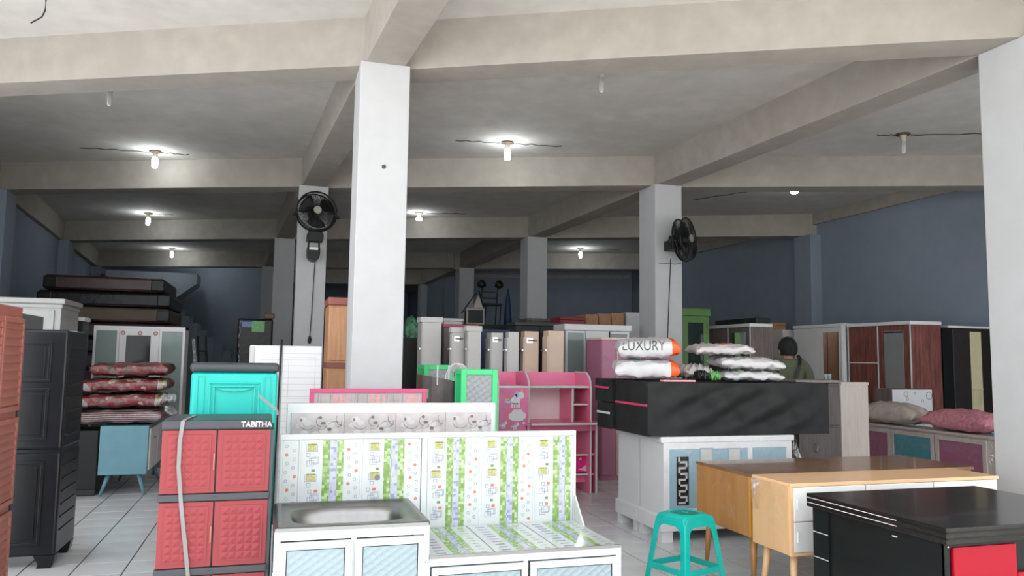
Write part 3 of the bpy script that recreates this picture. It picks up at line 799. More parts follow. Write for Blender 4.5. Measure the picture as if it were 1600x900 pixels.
# ================================================================ CORAL PLASTIC CABINET AND TURQUOISE ONE
RX0, RX1, RY = -.515, .01, 4.24
t = thing('plastic_cabinet', 'coral pink plastic cabinet with embossed double doors and dark grey rails', 'cabinet', ((RX0+RX1)/2, RY, 0))
hw = (RX1-RX0)/2
B(-hw+.01, hw-.006, .03, .44, .03, 1.14).build('carcass', M_GREYPL, t, bevel=.01)
mb = MB().box(-hw, hw, -.005, .45, 1.125, 1.172); mb.build('top', M_GREYPL, t, bevel=.012)
for z in (.79, .43, .07): B(-hw-.002, hw+.002, -.005, .445, z-.018, z+.018).build('rail', M_GREYPL, t, bevel=.006)
def emb(x0, x1, z0, z1):
    mb = MB().box(x0, x1, .004, .03, z0, z1)
    ix0, ix1, iz0, iz1 = x0+.035, x1-.03, z0+.03, z1-.03
    mb.box(ix0-.008, ix1+.008, .0, .004, iz0-.008, iz1+.008)
    nx, nz = 5, 7; sx, sz = (ix1-ix0)/nx, (iz1-iz0)/nz
    for i in range(nx):
        for j in range(nz):
            a, c = ix0+i*sx, iz0+j*sz; off = .5 if j % 2 else .35
            vs = [(a, 0, c), (a+sx, 0, c), (a+sx, 0, c+sz), (a, 0, c+sz), (a+sx*off, -.006, c+sz*(.55 if i % 2 else .4))]
            mb._add(vs, [(0, 1, 4), (1, 2, 4), (2, 3, 4), (3, 0, 4)])
    return mb
for z0, z1 in ((.812, 1.122), (.452, .768), (.092, .408)):
    for x0, x1, hx in ((-hw+.006, -.004, -.012), (.004, hw-.006, .012)):
        d = emb(x0, x1, z0, z1).build('door', M_CORAL, t)
        if hx < 0: B(hx-.001, hx+.006, -.008, .004, (z0+z1)/2-.04, (z0+z1)/2+.04).build('pull', M_TERRA, d)
    MB().disc(0, z1+.018, .010, -.009, -.004, 12).build('stud', M_GREYPL, t)
B(hw-.004, hw+.012, .01, .44, .03, 1.12).build('side_rail', M_GREYPL, t)
me = text_mesh('TABITHA', .040, .0008); o = bpy.data.objects.new('lettering', me); COL.objects.link(o); me.materials.append(M_WHITE)
o.parent = t; o.location = (hw-.075, -.0065, 1.149); o.rotation_euler = (math.pi/2, 0, 0); o.scale = (.92, 1, 1)
# packing strap over it
def ribbon(pts, w, name, label, axis=Vector((1, 0, 0)), mat=None):
    mb = MB(); vs = []
    for p in pts:
        p = Vector(p); vs += [p-axis*w/2, p+axis*w/2]
    fs = [(2*i, 2*i+1, 2*i+3, 2*i+2) for i in range(len(pts)-1)]
    mb._add(vs, fs); o = mb.build(name, mat or M_STRAP); s_ = o.modifiers.new('thickness', 'SOLIDIFY'); s_.thickness = .0015
    return tag(o, label, 'strap')
a = [aY(286, 658, RY-.012), aY(281, 690, RY-.014), aY(279, 730, RY-.014), aY(283, 790, RY-.014), aY(289, 850, RY-.014), aY(294, 905, RY-.014)]
ribbon([(a[0].x+.03, RY+.30, 1.176), (a[0].x+.01, RY, 1.176)]+a+[(a[-1].x, RY-.014, .02)], .019, 'packing_strap', 'grey packing strap wound over the coral plastic cabinet')
q0, q1 = aY(404, 618, 4.66), aY(432, 640, 4.60)
ribbon([q0, q1, (q1.x+.01, 4.55, 1.176)], .014, 'packing_strap', 'loose grey strap end lying against the turquoise cabinet', Vector((.7, 0, .7)))

TY = 4.82
t = thing('plastic_cabinet', 'turquoise plastic cabinet with a dark grey lid behind the coral cabinet', 'cabinet', (-.205, TY, 0))
hw = .238
B(-hw, hw, 0, .36, 0, 1.40).build('body', M_TEAL, t, bevel=.02, seg=3)
B(-hw-.008, hw+.008, -.012, .372, 1.40, 1.455).build('lid', M_GREYPL, t, bevel=.022, seg=3)
for x in (-hw+.035, hw-.075): MB().frame(x, x+.04, -.006, .0, 1.05, 1.38, .004).build('panel_groove', M_TEAL, t)
MB().frame(-.14, .14, -.008, .002, 1.02, 1.345, .012).build('door_frame', M_TEAL, t, bevel=.004)
MB().frame(-.115, .115, -.011, .0, 1.04, 1.325, .010).build('door_frame', M_TEAL, t, bevel=.004)
MB().xz([(-.1, 1.31), (-.06, 1.297), (0, 1.292), (.06, 1.297), (.1, 1.31)], -.018, 0).build('pull_lip', M_TEAL, t)

# ================================================================ LEFT FOREGROUND CABINETS
# terracotta louvred cabinet at the left edge (front faces the aisle, +X)
t, hw, hd = cab('louvred_cabinet', 'tall terracotta plastic cabinet with louvred doors', 'cabinet', -1.90, -1.42, 4.55, 5.30, 1.765, 'r')
B(-hw, hw, -hd+.02, hd, 0, 1.765).build('body', M_TERRA, t, bevel=.006)
slat0 = None
for i in range(2):
    a, b = -hw+i*hw+.004, -hw+(i+1)*hw-.004
    for (z0, z1) in ((.06, .58), (.62, 1.12), (1.16, 1.70)):
        d = MB().frame(a, b, -hd, -hd+.02, z0, z1, .03).build('door', M_TERRA, t, bevel=.003)
        B(a+.03, b-.03, -hd+.012, -hd+.02, z0+.03, z1-.03).build('door_back', M_TERRA, d)
        z = z0+.04
        while z < z1-.05:
            if slat0 is None:
                slat0 = MB()._add([(-.155, -.004, 0), (.155, -.004, 0), (.155, .012, .034), (-.155, .012, .034), (-.155, .012, -.004), (.155, .012, -.004)],
                                  [(0, 1, 2, 3), (0, 4, 5, 1), (0, 3, 4), (1, 5, 2), (3, 2, 5, 4)]).build('slat', M_TERRA, d); o = slat0
            else: o = child_copy(slat0, d)
            o.location = ((a+b)/2, -hd+.002, z); z += .048
# charcoal cabinet
t, hw, hd = cab('plastic_wardrobe', 'glossy charcoal plastic wardrobe with panelled doors, louvred side and moulded feet', 'wardrobe', -2.08, -1.405, 6.28, 6.84, 1.665)
B(-hw, hw, -hd, hd, .085, .80).build('lower_body', M_DARKPL, t, bevel=.02, seg=3)
B(-hw, hw, -hd, hd, .815, 1.665).build('upper_body', M_DARKPL, t, bevel=.02, seg=3)
B(-hw+.01, hw-.01, -hd+.01, hd-.01, .79, .83).build('seam_band', M_DARKPL, t)
for sx in (-1, 1):
    for z0, z1 in ((.16, .74), (.88, 1.25), (1.29, 1.58)):
        d = MB().frame(min(sx*.02, sx*(hw-.10)), max(sx*.02, sx*(hw-.10)), -hd-.010, -hd+.003, z0, z1, .022).build('door_panel', M_DARKPL, t, bevel=.004)
        B(min(sx*.06, sx*(hw-.14)), max(sx*.06, sx*(hw-.14)), -hd-.006, -hd+.002, z0+.04, z1-.04).build('raised_field', M_DARKPL, d, bevel=.004)
k = 0
for z in [.24, .33, .42, .51, .60, .69, .90, .99, 1.08, 1.17, 1.26, 1.35, 1.44, 1.53]:
    B(hw-.003, hw+.007, -hd+.08, hd-.08, z, z+.012).build('side_louvre', M_DARKPL, t, bevel=.003)
for sx in (-1, 1):
    for sy in (-1, 1):
        x = sx*(hw-.07); y = sy*(hd-.055)
        MB().xz([(x-.07, .09), (x-.055*(1 if sx > 0 else 1), .06), (x-.035, .03), (x-.045, 0), (x+.045, 0), (x+.06, .03), (x+.065, .06), (x+.07, .09)], y-.05, y+.05).build('foot', M_DARKPL, t, bevel=.005)
# white wardrobe behind
a = aY(97, 467, 9.0)
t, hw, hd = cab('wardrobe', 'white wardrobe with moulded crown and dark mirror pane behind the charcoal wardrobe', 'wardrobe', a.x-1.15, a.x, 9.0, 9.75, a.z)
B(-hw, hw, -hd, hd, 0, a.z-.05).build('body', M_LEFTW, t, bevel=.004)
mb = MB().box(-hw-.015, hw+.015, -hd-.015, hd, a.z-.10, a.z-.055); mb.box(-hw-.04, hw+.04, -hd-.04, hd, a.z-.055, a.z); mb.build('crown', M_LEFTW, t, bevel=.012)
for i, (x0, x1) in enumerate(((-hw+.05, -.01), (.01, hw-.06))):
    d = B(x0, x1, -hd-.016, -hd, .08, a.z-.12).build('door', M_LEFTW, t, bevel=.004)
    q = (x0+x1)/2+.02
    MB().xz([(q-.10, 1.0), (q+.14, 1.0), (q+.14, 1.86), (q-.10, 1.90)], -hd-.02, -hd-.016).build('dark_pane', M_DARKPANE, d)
p = aY(118, 495, 10.0)
t, _, _ = wardrobe('cabinet', 'narrow dark cabinet with a white top edge beside the white crowned wardrobe', p.x-.3, aY(131, 495, 10.0).x, 10.0, 10.3, p.z, 'f', M_BLACK, M_BLACK, 1, .012, M_OFFW, handles=False, cat='cabinet')
p0, p1_ = aY(113, 560, 9.92), aY(134, 560, 9.92)
t, hw, hd = cab('drawer_cabinet', 'dark red drawer cabinet with pale drawer edges beside the blanket pile', 'cabinet', p0.x-.02, p1_.x-.035, 9.965, 9.982, 1.62)
B(-hw, hw, -hd+.01, hd, 0, 1.62).build('body', M_BLACK, t)
for k in range(6):
    d = B(-hw+.015, hw-.015, -hd-.006, -hd+.01, .12+k*.25, .34+k*.25).build('drawer', M_REDDK, t)
    B(-hw+.01, hw-.01, -hd-.012, -hd-.006, .335+k*.25, .35+k*.25).build('drawer_edge', M_GREYLAM, d)

# display wardrobe with glass side doors and mirror
gx0, gx1 = aY(147, 511, 10.72).x, aY(290, 511, 10.72).x; gz = 1.845
t, hw, hd = cab('display_wardrobe', 'white display wardrobe with glass side doors, central mirror and red rosettes', 'wardrobe', gx0, gx1, 10.72, 11.15, gz)
MB().box(-hw, hw, hd-.02, hd, 0, gz).build('back_panel', M_WHITE, t)
mb = MB()
for x in (-hw, -hw+.28, hw-.30, hw-.025): mb.box(x, x+.025, -hd+.02, hd-.02, 0, gz)
mb.box(-hw, hw, -hd, hd-.02, gz-.03, gz); mb.box(-hw, hw, -hd+.02, hd-.02, 0, .08)
mb.build('carcass', M_WHITE, t)
for x0, x1 in ((-hw+.025, -hw+.28), (hw-.275, hw-.025)):
    for z in (.55, .98, 1.40): B(x0, x1, -hd+.04, hd-.02, z, z+.018).build('shelf', M_WHITE, t)
for x0, x1 in ((-hw, -hw+.29), (hw-.30, hw)):
    d = MB().frame(x0, x1, -hd, -hd+.018, .06, gz-.03, .028).build('glass_door', M_WHITE, t)
    B(x0+.028, x1-.028, -hd+.006, -hd+.011, .09, gz-.06).build('pane', M_GLASSW, d)
    handle_bar(d, x1-.04 if x0 < 0 else x0+.04, 1.02, 1.14, -hd)
d = B(-hw+.292, hw-.302, -hd, -hd+.02, .06, gz-.03).build('mirror_door', M_WHITE, t, bevel=.003)
B(-hw+.37, hw-.40, -hd-.006, -hd, .55, gz-.115).build('mirror', M_DARKPANE, d)  # near-black pane: the mirror's dark reflection is put into its colour
for x, z in ((-hw+.33, gz-.085), (0, gz-.085), (hw-.345, gz-.085), (-hw+.33, 1.30), (hw-.345, 1.30)):
    rr = MB().ringxz(x, z, .027, .015, -hd-.008, -hd, 14).build('rosette', M_TERRA, d); MB().disc(x, z, .015, -hd-.006, -hd, 10).build('rosette_centre', M_GREYLAM, rr)

# stack of wrapped mattresses at the back
rows = [(65, 255, M_MATBR, 'brown wrapped mattress on top of the tall stack'), (57, 266, M_MATBK, 'shiny black wrapped mattress, second from the top of the stack'),
        (70, 266, M_MATTAN, 'tan wrapped mattress, third from the top of the stack'), (70, 279, M_MATMAR, 'dark maroon wrapped mattress, fourth from the top of the stack')]
zt = aY(160, 431, 14.0).z; th = .255; nn = int(zt/th)+1; th = zt/nn
for k in range(nn):
    px0, px1, m, lab = rows[k] if k < 4 else (62+3*(k % 3), 276-4*(k % 2), (M_MATBK, M_MATMAR)[k % 2], 'dark wrapped mattress low in the tall stack')
    x0, x1 = aY(px0, 470, 14.0).x, aY(px1, 470, 14.0).x; z1 = zt-k*th
    t = thing('mattress', lab, 'mattress', ((x0+x1)/2, 14.9, z1-th), 0, None if k < 4 else 'mattresses low in the stack')
    hw = (x1-x0)/2
    def fn(u, v, hw=hw, k=k):
        return None
    B(-hw, hw, -.9, .9, .005, th-.005).build('block', m, t, bevel=.045, seg=3)
    for x in (-hw, hw-.20):
        B(x-.004, x+.204, -.905, -.6, .03, th-.03).build('corner_wrap', M_MATBK, t, bevel=.02)
    MB().tube([(-hw+.05, -.905, .03), (0, -.908, .026), (hw-.05, -.905, .03)], .010, 6).build('piping', M_MATMAR, t, True)

# blue-grey console with splayed legs, blankets over it
bx0, bx1 = aY(157, 664, 9.2).x, aY(233, 664, 9.2).x
t = thing('console_cabinet', 'blue grey lacquered console on splayed wooden legs under the blankets', 'cabinet', ((bx0+bx1)/2, 9.2, 0)); hw = (bx1-bx0)/2
B(-hw, hw, 0, 1.2, .225, .735).build('body', M_BLUEGR, t, bevel=.004)
for sx, sy in ((-1, .10), (1, .10), (-1, 1.1), (1, 1.1)):
    yy = -.02 if sy < .5 else .02
    MB().loft([[(sx*(hw-.07)+sx*.05+.014*math.cos(a), sy+yy*2+.014*math.sin(a), 0) for a in [k*.6283 for k in range(10)]],
               [(sx*(hw-.09)+.028*math.cos(a), sy+.028*math.sin(a), .226) for a in [k*.6283 for k in range(10)]]]).build('leg', M_BLUEGR, t, True)
for y0, y1 in ((.05, .58), (.62, 1.15)):
    d = B(hw, hw+.018, y0, y1, .26, .70).build('drawer', M_OFFW, t, bevel=.003)
    B(hw+.018, hw+.03, (y0+y1)/2-.06, (y0+y1)/2+.06, .58, .595).build('handle', M_CHROME, d)
gb = 'folded blankets in clear plastic on the console'
bc = -1.50
zcur = .737
for k, (h, w, dx, m, lab, sd) in enumerate(((.135, .92, -.09, M_BLANKS, 'brown and white striped quilt in clear plastic, lowest of the blanket pile', 2),
                                            (.128, .90, -.05, M_BLK2, 'red blanket with white and yellow print in clear plastic, second lowest of the pile', 3),
                                            (.128, .88, -.03, M_BLK2, 'red and white blanket in clear plastic, second highest of the pile', 8),
                                            (.130, .76, .03, M_BLK1, 'dark red blanket in clear plastic on top of the pile', 5))):
    o = pillow('folded_blanket', lab, 'blanket', (bc+dx, 9.60, zcur), w, .72, h, m, p=11, wr=.006, seed=sd, group=gb, low=.95, tilt=(0, -.015), ex=.34)
    ntop = set_on(o, zcur)
    f_ = pillow('plastic_sleeve', '', 'x', (0, 0, 0), w*1.03, .735, h*1.02, M_FILM, p=11, wr=.0062, seed=sd, low=.95, ex=.34)
    del f_['label']; del f_['category']; f_.parent = o
    zcur = ntop+.003
# film tufts at their right end
for k, (px, py) in enumerate(((268, 622), (270, 642))):
    o = pillow('plastic_tuft', 'crumpled clear plastic end sticking out of the blanket pile', 'plastic film', aY(px-4, py, 9.18), .15, .08, .06, M_FILMT, rz=k, tilt=(.5, .4*k), wr=.012, seed=k, group='film ends of the blanket pile')
p0, p1_ = aY(128, 700, 9.3), aY(153, 700, 9.3)
t = thing('wrapped_box', 'black box wrapped in shiny plastic beside the blue grey console', 'box', ((p0.x+p1_.x)/2-.08, 9.3, 0))
hw = (p1_.x-p0.x)/2+.08
B(-hw, hw, 0, .5, .0, .68).build('box', M_BLACK, t, bevel=.01); B(-hw-.004, hw+.004, -.004, .504, .06, .684).build('wrap', M_BLACKPL, t, bevel=.012)

# ================================================================ MIDDLE LEFT
# black wrapped upright mattress with labels
p0, p1_ = aY(372, 497, 12.2), aY(427, 497, 12.2)
t = thing('wrapped_mattress', 'upright mattress in black shiny plastic with a green and blue label', 'mattress', (p0.x, 12.2, 0)); ww = p1_.x-p0.x
B(0, ww, 0, .3, 0, p0.z).build('block', M_MATBK, t, bevel=.03, seg=3)
B(.06, .20, -.004, .0, p0.z-.13, p0.z-.05).build('label', M_LABELB, t); B(.20, .38, -.004, 0, p0.z-.20, p0.z-.04).build('label', M_LABELG, t)
pts = [(.035+.012*math.sin(k*2.3), -.006, p0.z-.02-.05*k) for k in range(26)]
MB().tube(pts, .014, 5).build('film_edge', M_FILMT, t)
p = aY(392, 486, 12.35)
o = B(p1_.x-.13, p1_.x+.02, 12.24, 12.46, p0.z+.001, p0.z+.09).build('bundle', M_MATTAN, bevel=.02); tag(o, 'small brown wrapped bundle lying on the upright black mattress', 'bundle')
# leaning ladder-like folded frame beside display wardrobe
p0 = aY(297, 560, 11.0)
t = thing('folding_ladder', 'dark folding ladder in plastic leaning beside the display wardrobe', 'ladder', (p0.x+.10, 11.0, 0))
mb = MB()
for dx in (0, .10): mb.tube([(dx+.12, 0, 0), (dx-.03, .12, 1.75)], .014, 6)
for k in range(6): mb.tube([(.11-.022*k, .01+.018*k, .2+.27*k), (.21-.022*k, .01+.018*k, .2+.27*k)], .011, 6)
mb.build('ladder_rails', M_BLACKPL, t, True)
MB().tube([(.13-.025*k, -.03, .1+.2*k) for k in range(9)], .022, 6).build('film', M_FILMT, t)

# white louvred plastic wardrobe
p0, p1_ = aY(391, 538, 6.95), aY(503, 541, 6.95); hh = 1.588
t = thing('plastic_wardrobe', 'white plastic wardrobe with grooved door panels behind the turquoise cabinet', 'wardrobe', (p0.x, 6.95, 0)); ww = p1_.x-p0.x
B(0, ww, 0, .42, 0, hh).build('body', M_WHITE, t, bevel=.008)
B(-.002, .035, -.006, 0, 1.42, hh-.01).build('corner_post', M_GREYLAM, t); B(-.004, .036, -.006, 0, 1.32, 1.42).build('red_cap', M_REDDK, t)
xs = .255
for x0, x1 in ((.04, xs-.012), (xs+.012, ww)):
    d = B(x0, x1, -.018, 0, .05, hh-.006).build('door', M_WHITE, t, bevel=.004)
    z = 1.52; k = 0
    while z > .1:
        B(x0+(.0 if k < 1 else .05)*(x0 < .1), x1, -.0195, -.0178, z, z+.004).build('groove', M_GREYLAM, d)
        z -= .052; k += 1
    MB().frame(x0+.05, x1-.05, -.020, -.017, 1.14, 1.49, .003).build('panel_frame', M_GREYLAM, d)
    MB().frame(x0+.05, x1-.05, -.020, -.017, .60, 1.05, .003).build('panel_frame', M_GREYLAM, d)
MB().tube([(xs, -.03, 1.64), (xs-.003, -.028, 1.5), (xs-.008, -.026, 1.2), (xs-.015, -.026, .7), (xs-.02, -.026, .1)], .009, 6).build('door_gap_rod', M_BLACKPL, t, True)

# orange wood-print plastic wardrobe behind the column
p0, p1_ = aY(515, 464, 8.3), aY(560, 464, 8.3)
t, hw, hd = cab('plastic_wardrobe', 'tall orange wood-print wardrobe with a terracotta top behind the near column', 'wardrobe', p0.x, p0.x+.62, 8.3, 8.95, p0.z)
B(-hw, hw, -hd+.02, hd, 0, p0.z-.08).build('body', M_ORWOOD, t, bevel=.01)
B(-hw-.012, hw+.012, -hd-.012, hd, p0.z-.08, p0.z).build('top', M_TERRA, t, bevel=.01)
B(-hw-.008, hw+.008, -hd+.0, hd, 1.38, 1.44).build('belt', pm('brown belt', (.27, .10, .07), .5), t, bevel=.006)
for x0, x1 in ((-hw+.01, -.005), (.005, hw-.01)):
    for z0, z1 in ((.06, 1.36), (1.46, p0.z-.10)):
        d = B(x0, x1, -hd, -hd+.022, z0, z1).build('door', M_ORWOOD, t, bevel=.005)
        MB().frame(x0+.06, x1-.06, -hd-.004, -hd, z0+.05, z1-.05, .008).build('door_bead', M_ORWOOD, d)

# ================================================================ GREEN FRAMED RACKS AND HAMPER
def green_rack(px0, px1, py, Y, label, dep=.35):
    p0, p1_ = aY(px0, py, Y), aY(px1, py, Y); w_ = p1_.x-p0.x; h = p0.z
    t = thing('glass_rack', label, 'rack', (p0.x, Y, 0))
    for y in (0, dep-.03):
        for x in (0, w_-.045): B(x, x+.045, y, y+.03, 0, h).build('stile', M_GREEN, t, bevel=.003)
        for z in (h-.045, .08): B(.045, w_-.045, y, y+.03, z, z+.045).build('rail', M_GREEN, t, bevel=.003)
    for x in (0, w_-.03):
        for z in (h-.04, .08): B(x, x+.03, .03, dep-.03, z, z+.04).build('side_rail', M_GREEN, t, bevel=.003)
    B(.045, w_-.045, .012, .018, .12, h-.045).build('glass', M_PATGREY, t); B(.045, w_-.045, dep-.02, dep-.015, .12, h-.045).build('glass', M_PATGREY, t)
    for z in (.5, .95): B(.03, w_-.03, .03, dep-.03, z, z+.012).build('shelf', M_ALU, t)
green_rack(721, 778, 577, 6.25, 'tall bright green framed rack with patterned glass beside the pink desk', .24)
green_rack(663, 708, 570, 7.55, 'bright green framed glass rack behind the grey marbled hamper')
p0, p1_ = aY(661, 586, 6.66), aY(722, 592, 6.12)
t = thing('hamper', 'grey marbled open hamper with white wire hoops between the green racks', 'hamper', (p0.x, 6.68, 0)); ww = .31; hz = p0.z
prof = [(0, 0), (.07, -.06), (.15, -.10), (.24, -.11), (ww, -.09), (ww+.01, .28), (.0, .28)]
mb = MB(); nP = len(prof)
mb._add([(x, y, 0) for x, y in prof]+[(x, y, hz-.06*min(1, x/ww)**1.2-(.0)) for x, y in prof], [(i, (i+1) % nP, (i+1) % nP+nP, i+nP) for i in range(nP)]+[tuple(range(nP-1, -1, -1))])
o = mb.build('shell', M_MARBLE, t); s_ = o.modifiers.new('thickness', 'SOLIDIFY'); s_.thickness = .008
B(.02, ww-.02, -.04, .25, hz-.20, hz-.12).build('cloth_lining', M_SOFTGR, t)
for x in (.115, .215): MB().tube([(x, -.08, hz-.08), (x, -.075, hz+.085)], .007, 6).build('rod', M_WHITE, t)
for k in range(5):
    x0 = .185+.02*k; y0 = -.05+.05*k; rr = .095+.012*(k % 2)
    MB().tube([(x0+rr-rr*math.cos(q), y0+.02*math.sin(q), hz-.10+.20*math.sin(q)) for q in [i*math.pi/12 for i in range(13)]], .006, 6).build('hoop', M_WHITE, t, True)

# ================================================================ PINK STUDY DESK
t = thing('study_desk', 'pink and white study desk with hutch and a unicorn and cloud printed door', 'desk', (2.385, 8.2, 0))
def panel(x0, x1, y0, y1, z0, z1, name, mat=None, edge='x', parent=None):
    o = B(x0, x1, y0, y1, z0, z1).build(name, mat or M_PINKD, parent or t)
    B(x0-.002, x1+.002, y0-.004, y0, z0-.001, z1+.001).build('edge_band', M_WHITE, o); return o
def hutch_side(x):
    pr = [(.10, .0), (.10, 1.19), (.115, 1.25), (.16, 1.31), (.24, 1.355), (.60, 1.355), (.60, 0)]
    mb = MB(); n = len(pr)
    mb._add([(x, y, z) for y, z in pr]+[(x+.018, y, z) for y, z in pr], [tuple(range(n-1, -1, -1)), tuple(range(n, 2*n))]+[(i, (i+1) % n, (i+1) % n+n, i+n) for i in range(n)])
    o = mb.build('side_panel', M_PINKD, t)
    MB().tube([(x+.009, y-.001, z) for y, z in pr[:6]], .0105, 4).build('edge_band', M_WHITE, o)
hutch_side(0); hutch_side(.355); 
pr = hutch_side(1.10)
B(.018, 1.10, .582, .60, 1.17, 1.355).build('head_board', M_PINK, t)
B(.373, 1.10, .588, .60, .79, 1.21).build('back_panel', M_PALEPINK, t)
panel(.018, .355, .10, .58, 1.185, 1.203, 'shelf', M_WHITE); panel(.373, 1.10, .14, .58, 1.185, 1.203, 'shelf', M_WHITE)
panel(.905, .923, .18, .58, .80, 1.185, 'divider'); panel(.923, 1.10, .18, .58, .985, 1.001, 'shelf', M_PINKD)
panel(.36, 1.215, -.02, .60, .780, .800, 'desktop', M_PINKD)
B(.373, 1.18, .13, .148, .70, .780).build('apron', M_PINK, t)
panel(1.175, 1.195, .12, .60, 0, .78, 'leg_panel')
B(.78, 1.175, .585, .60, .1, .70).build('back_panel', M_PALEPINK, t)
panel(.78, 1.175, .16, .58, .42, .436, 'shelf', M_PINKD); panel(.78, 1.175, .16, .58, .20, .216, 'shelf', M_PINKD)
d = B(.80, 1.13, .22, .24, .225, .415).build('drawer', M_MAGENTA, t)
star = [(1.03+(.026 if k % 2 == 0 else .011)*math.sin(k*math.pi/5), .375+(.026 if k % 2 == 0 else .011)*math.cos(k*math.pi/5)) for k in range(10)]
MB().xz(star[::-1], .216, .22).build('star_print', M_YELLOW, d)
MB().xz([(1.0, .255), (1.05, .245), (1.125, .23), (1.125, .31), (1.09, .30), (1.05, .27)], .216, .22).build('cloud_print', M_WHITE, d)
B(.80, 1.13, .24, .256, .11, .20).build('kick_board', M_PINK, t)
d = B(.02, .353, .085, .10, .04, 1.183).build('door', pm('mottled pink door', (.70, .19, .36), .35, var=.28, scale=2.2), t)  # pink varies in soft uneven blotches
prm = [M_WHITE, M_PASTELB, M_PASTELP, M_YELLOW, M_PASTELB, M_PINK]
mb = MB(); e0, e1 = .0838, .085
off = [0]
def cloud(cx, cz, s):
    off[0] = 0
    for dx, dz, r in ((-.05, -.01, .032), (-.02, .015, .036), (.02, .018, .034), (.05, -.005, .032), (0, -.018, .036), (-.035, -.022, .028), (.035, -.022, .028)):
        off[0] += .00007; mb.mat(0).disc(cx+dx*s, cz+dz*s, r*s, e0-off[0], e1, 12)
def pony(cx, cz, s):
    mb.mat(0).disc(cx, cz, .045*s, e0, e1, 14, .034*s); mb.disc(cx+.05*s, cz+.045*s, .032*s, e0-.0004, e1, 12, .030*s)
    for dx in (-.03, -.008, .015, .035): mb.box(cx+dx*s-.007*s, cx+dx*s+.007*s, e0, e1, cz-.062*s, cz-.02*s)
    e = e0-.0008
    mb.mat(2).disc(cx+.015*s, cz+.055*s, .018*s, e, e1, 10, .028*s); mb.mat(1).disc(cx, cz+.035*s, .014*s, e, e1, 10, .024*s)
    mb.mat(3).xz([(cx+.045*s, cz+.072*s), (cx+.065*s, cz+.070*s), (cx+.062*s, cz+.105*s)], e, e1)
    mb.mat(1).disc(cx-.065*s, cz-.008*s, .030*s, e, e1, 10, .014*s); mb.mat(3).disc(cx-.075*s, cz+.008*s, .024*s, e, e1, 10, .009*s)
for nm, fn in (('cloud_print', lambda: cloud(.225, .885, 1.25)), ('unicorn_print', lambda: pony(.20, 1.045, 1.25)), ('unicorn_print', lambda: pony(.065, .775, .55)),
               ('unicorn_print', lambda: pony(.20, .760, .55)), ('cloud_print', lambda: cloud(.30, .800, .22)), ('cloud_print', lambda: cloud(.15, .60, 1.2))):
    mb = MB(); fn(); mb.build(nm, prm, d)
mb = MB(); mb.mat(2).disc(.20, .625, .05, e0-.0004, e1, 12, .02); mb.mat(3).disc(.13, .63, .03, e0-.0006, e1, 12, .022); mb.build('rainbow_print', prm, d)
MB().tube([(.325, .082, .70), (.325, .060, .71), (.325, .060, .76), (.325, .082, .77)], .006, 6).build('handle', M_BLACKPL, d, True)
p = az(640, 660, .75)
o = MB().loft([sup(2.42, 7.75, .20, .16, 3, 24, .0), sup(2.42, 7.75, .21, .17, 3, 24, .55), sup(2.42, 7.75, .16, .12, 3, 24, .60)]).build('padded_seat', M_BLACKPL, None, True)
tag(o, 'low black padded seat in front of the unicorn door', 'seat')

# ================================================================ ROW OF NARROW WARDROBES
def narrow(px_ob, px0, px1, py, Y, side, door, label, crown=0, front_bolts=False):
    x0, x1 = aY(px0, py, Y).x, aY(px1, py, Y).x; h = aY(px0, py, Y).z
    yb_ = max(Y+.12, aX(px_ob, 540, x0).y)
    t, hw, hd = cab('narrow_wardrobe', label, 'wardrobe', x0, x1, Y, yb_, h, 'l', 'row of narrow wardrobes')
    B(-hw, hw, -hd+.016, hd, 0, h-.004).build('body', side, t, bevel=.003)
    if crown: B(-hw, hw+crown, -hd-crown, hd+crown, h-.07, h).build('crown', side, t, bevel=.006)
    for i in range(2):
        a, b = -hw+i*hw+.004, -hw+(i+1)*hw-.004
        d = B(a, b, -hd, -hd+.016, .06, h-.08).build('door', door, t, bevel=.003)
        for z in (1.20, 1.62): MB().tube([((a+b)/2-.04, -hd-.012, z), ((a+b)/2+.04, -hd-.012, z)], .012, 6).build('bolt', M_CHROME, d)
    if front_bolts:
        for z in (1.30, 1.75):
            MB().tube([(hw+.014, -hd*.5, z), (hw+.014, hd*.7, z)], .013, 6).build('bolt', M_CHROME, t); B(hw, hw+.01, -hd*.6, hd*.2, z-.03, z+.03).build('bolt_plate', M_CHROME, t)
narrow(652, 659, 690, 495, 10.2, M_OFFW, M_GREYLAM, 'light grey narrow wardrobe with a flat crown, standing apart from the row', .015)
narrow(703, 706, 726, 511, 9.75, M_OFFW, M_OFFW, 'white narrow wardrobe with front bolts beside the crowned white one', .012, True)
narrow(727, 730, 752, 509, 9.55, M_OFFW, M_GREYLAM, 'white narrow wardrobe with crown and plain end in the row', .012)
narrow(758, 766, 786, 519, 9.75, M_OFFW, M_GREYLAM, 'greyish white narrow wardrobe with two front bolts in the row', 0, True)
narrow(788, 793, 811, 518, 9.6, M_OFFW, M_OFFW, 'plain greyish narrow wardrobe beside the cream one with a bolt', 0)
narrow(812, 818, 842, 517, 9.7, M_CREAM, M_CREAM, 'cream beige narrow wardrobe with front bolts in the row', 0, True)
narrow(847, 855, 881, 516, 9.5, M_CREAM, M_CREAM, 'plain cream beige narrow wardrobe at the end of the row', 0)
def simple(px0, px1, py, Y, dep, body, door, label, n=2, crown=0, cm=None, name='wardrobe', **kw):
    a, b = aY(px0, py, Y), aY(px1, py, Y)
    return wardrobe(name, label, a.x, b.x, Y, Y+dep, a.z, 'f', body, door, n, crown, cm, **kw)
simple(694, 723, 497, 13.2, .5, M_OFFW, M_OFFW, 'far pale wardrobe with flat crown beside the distant column', 1, .02)
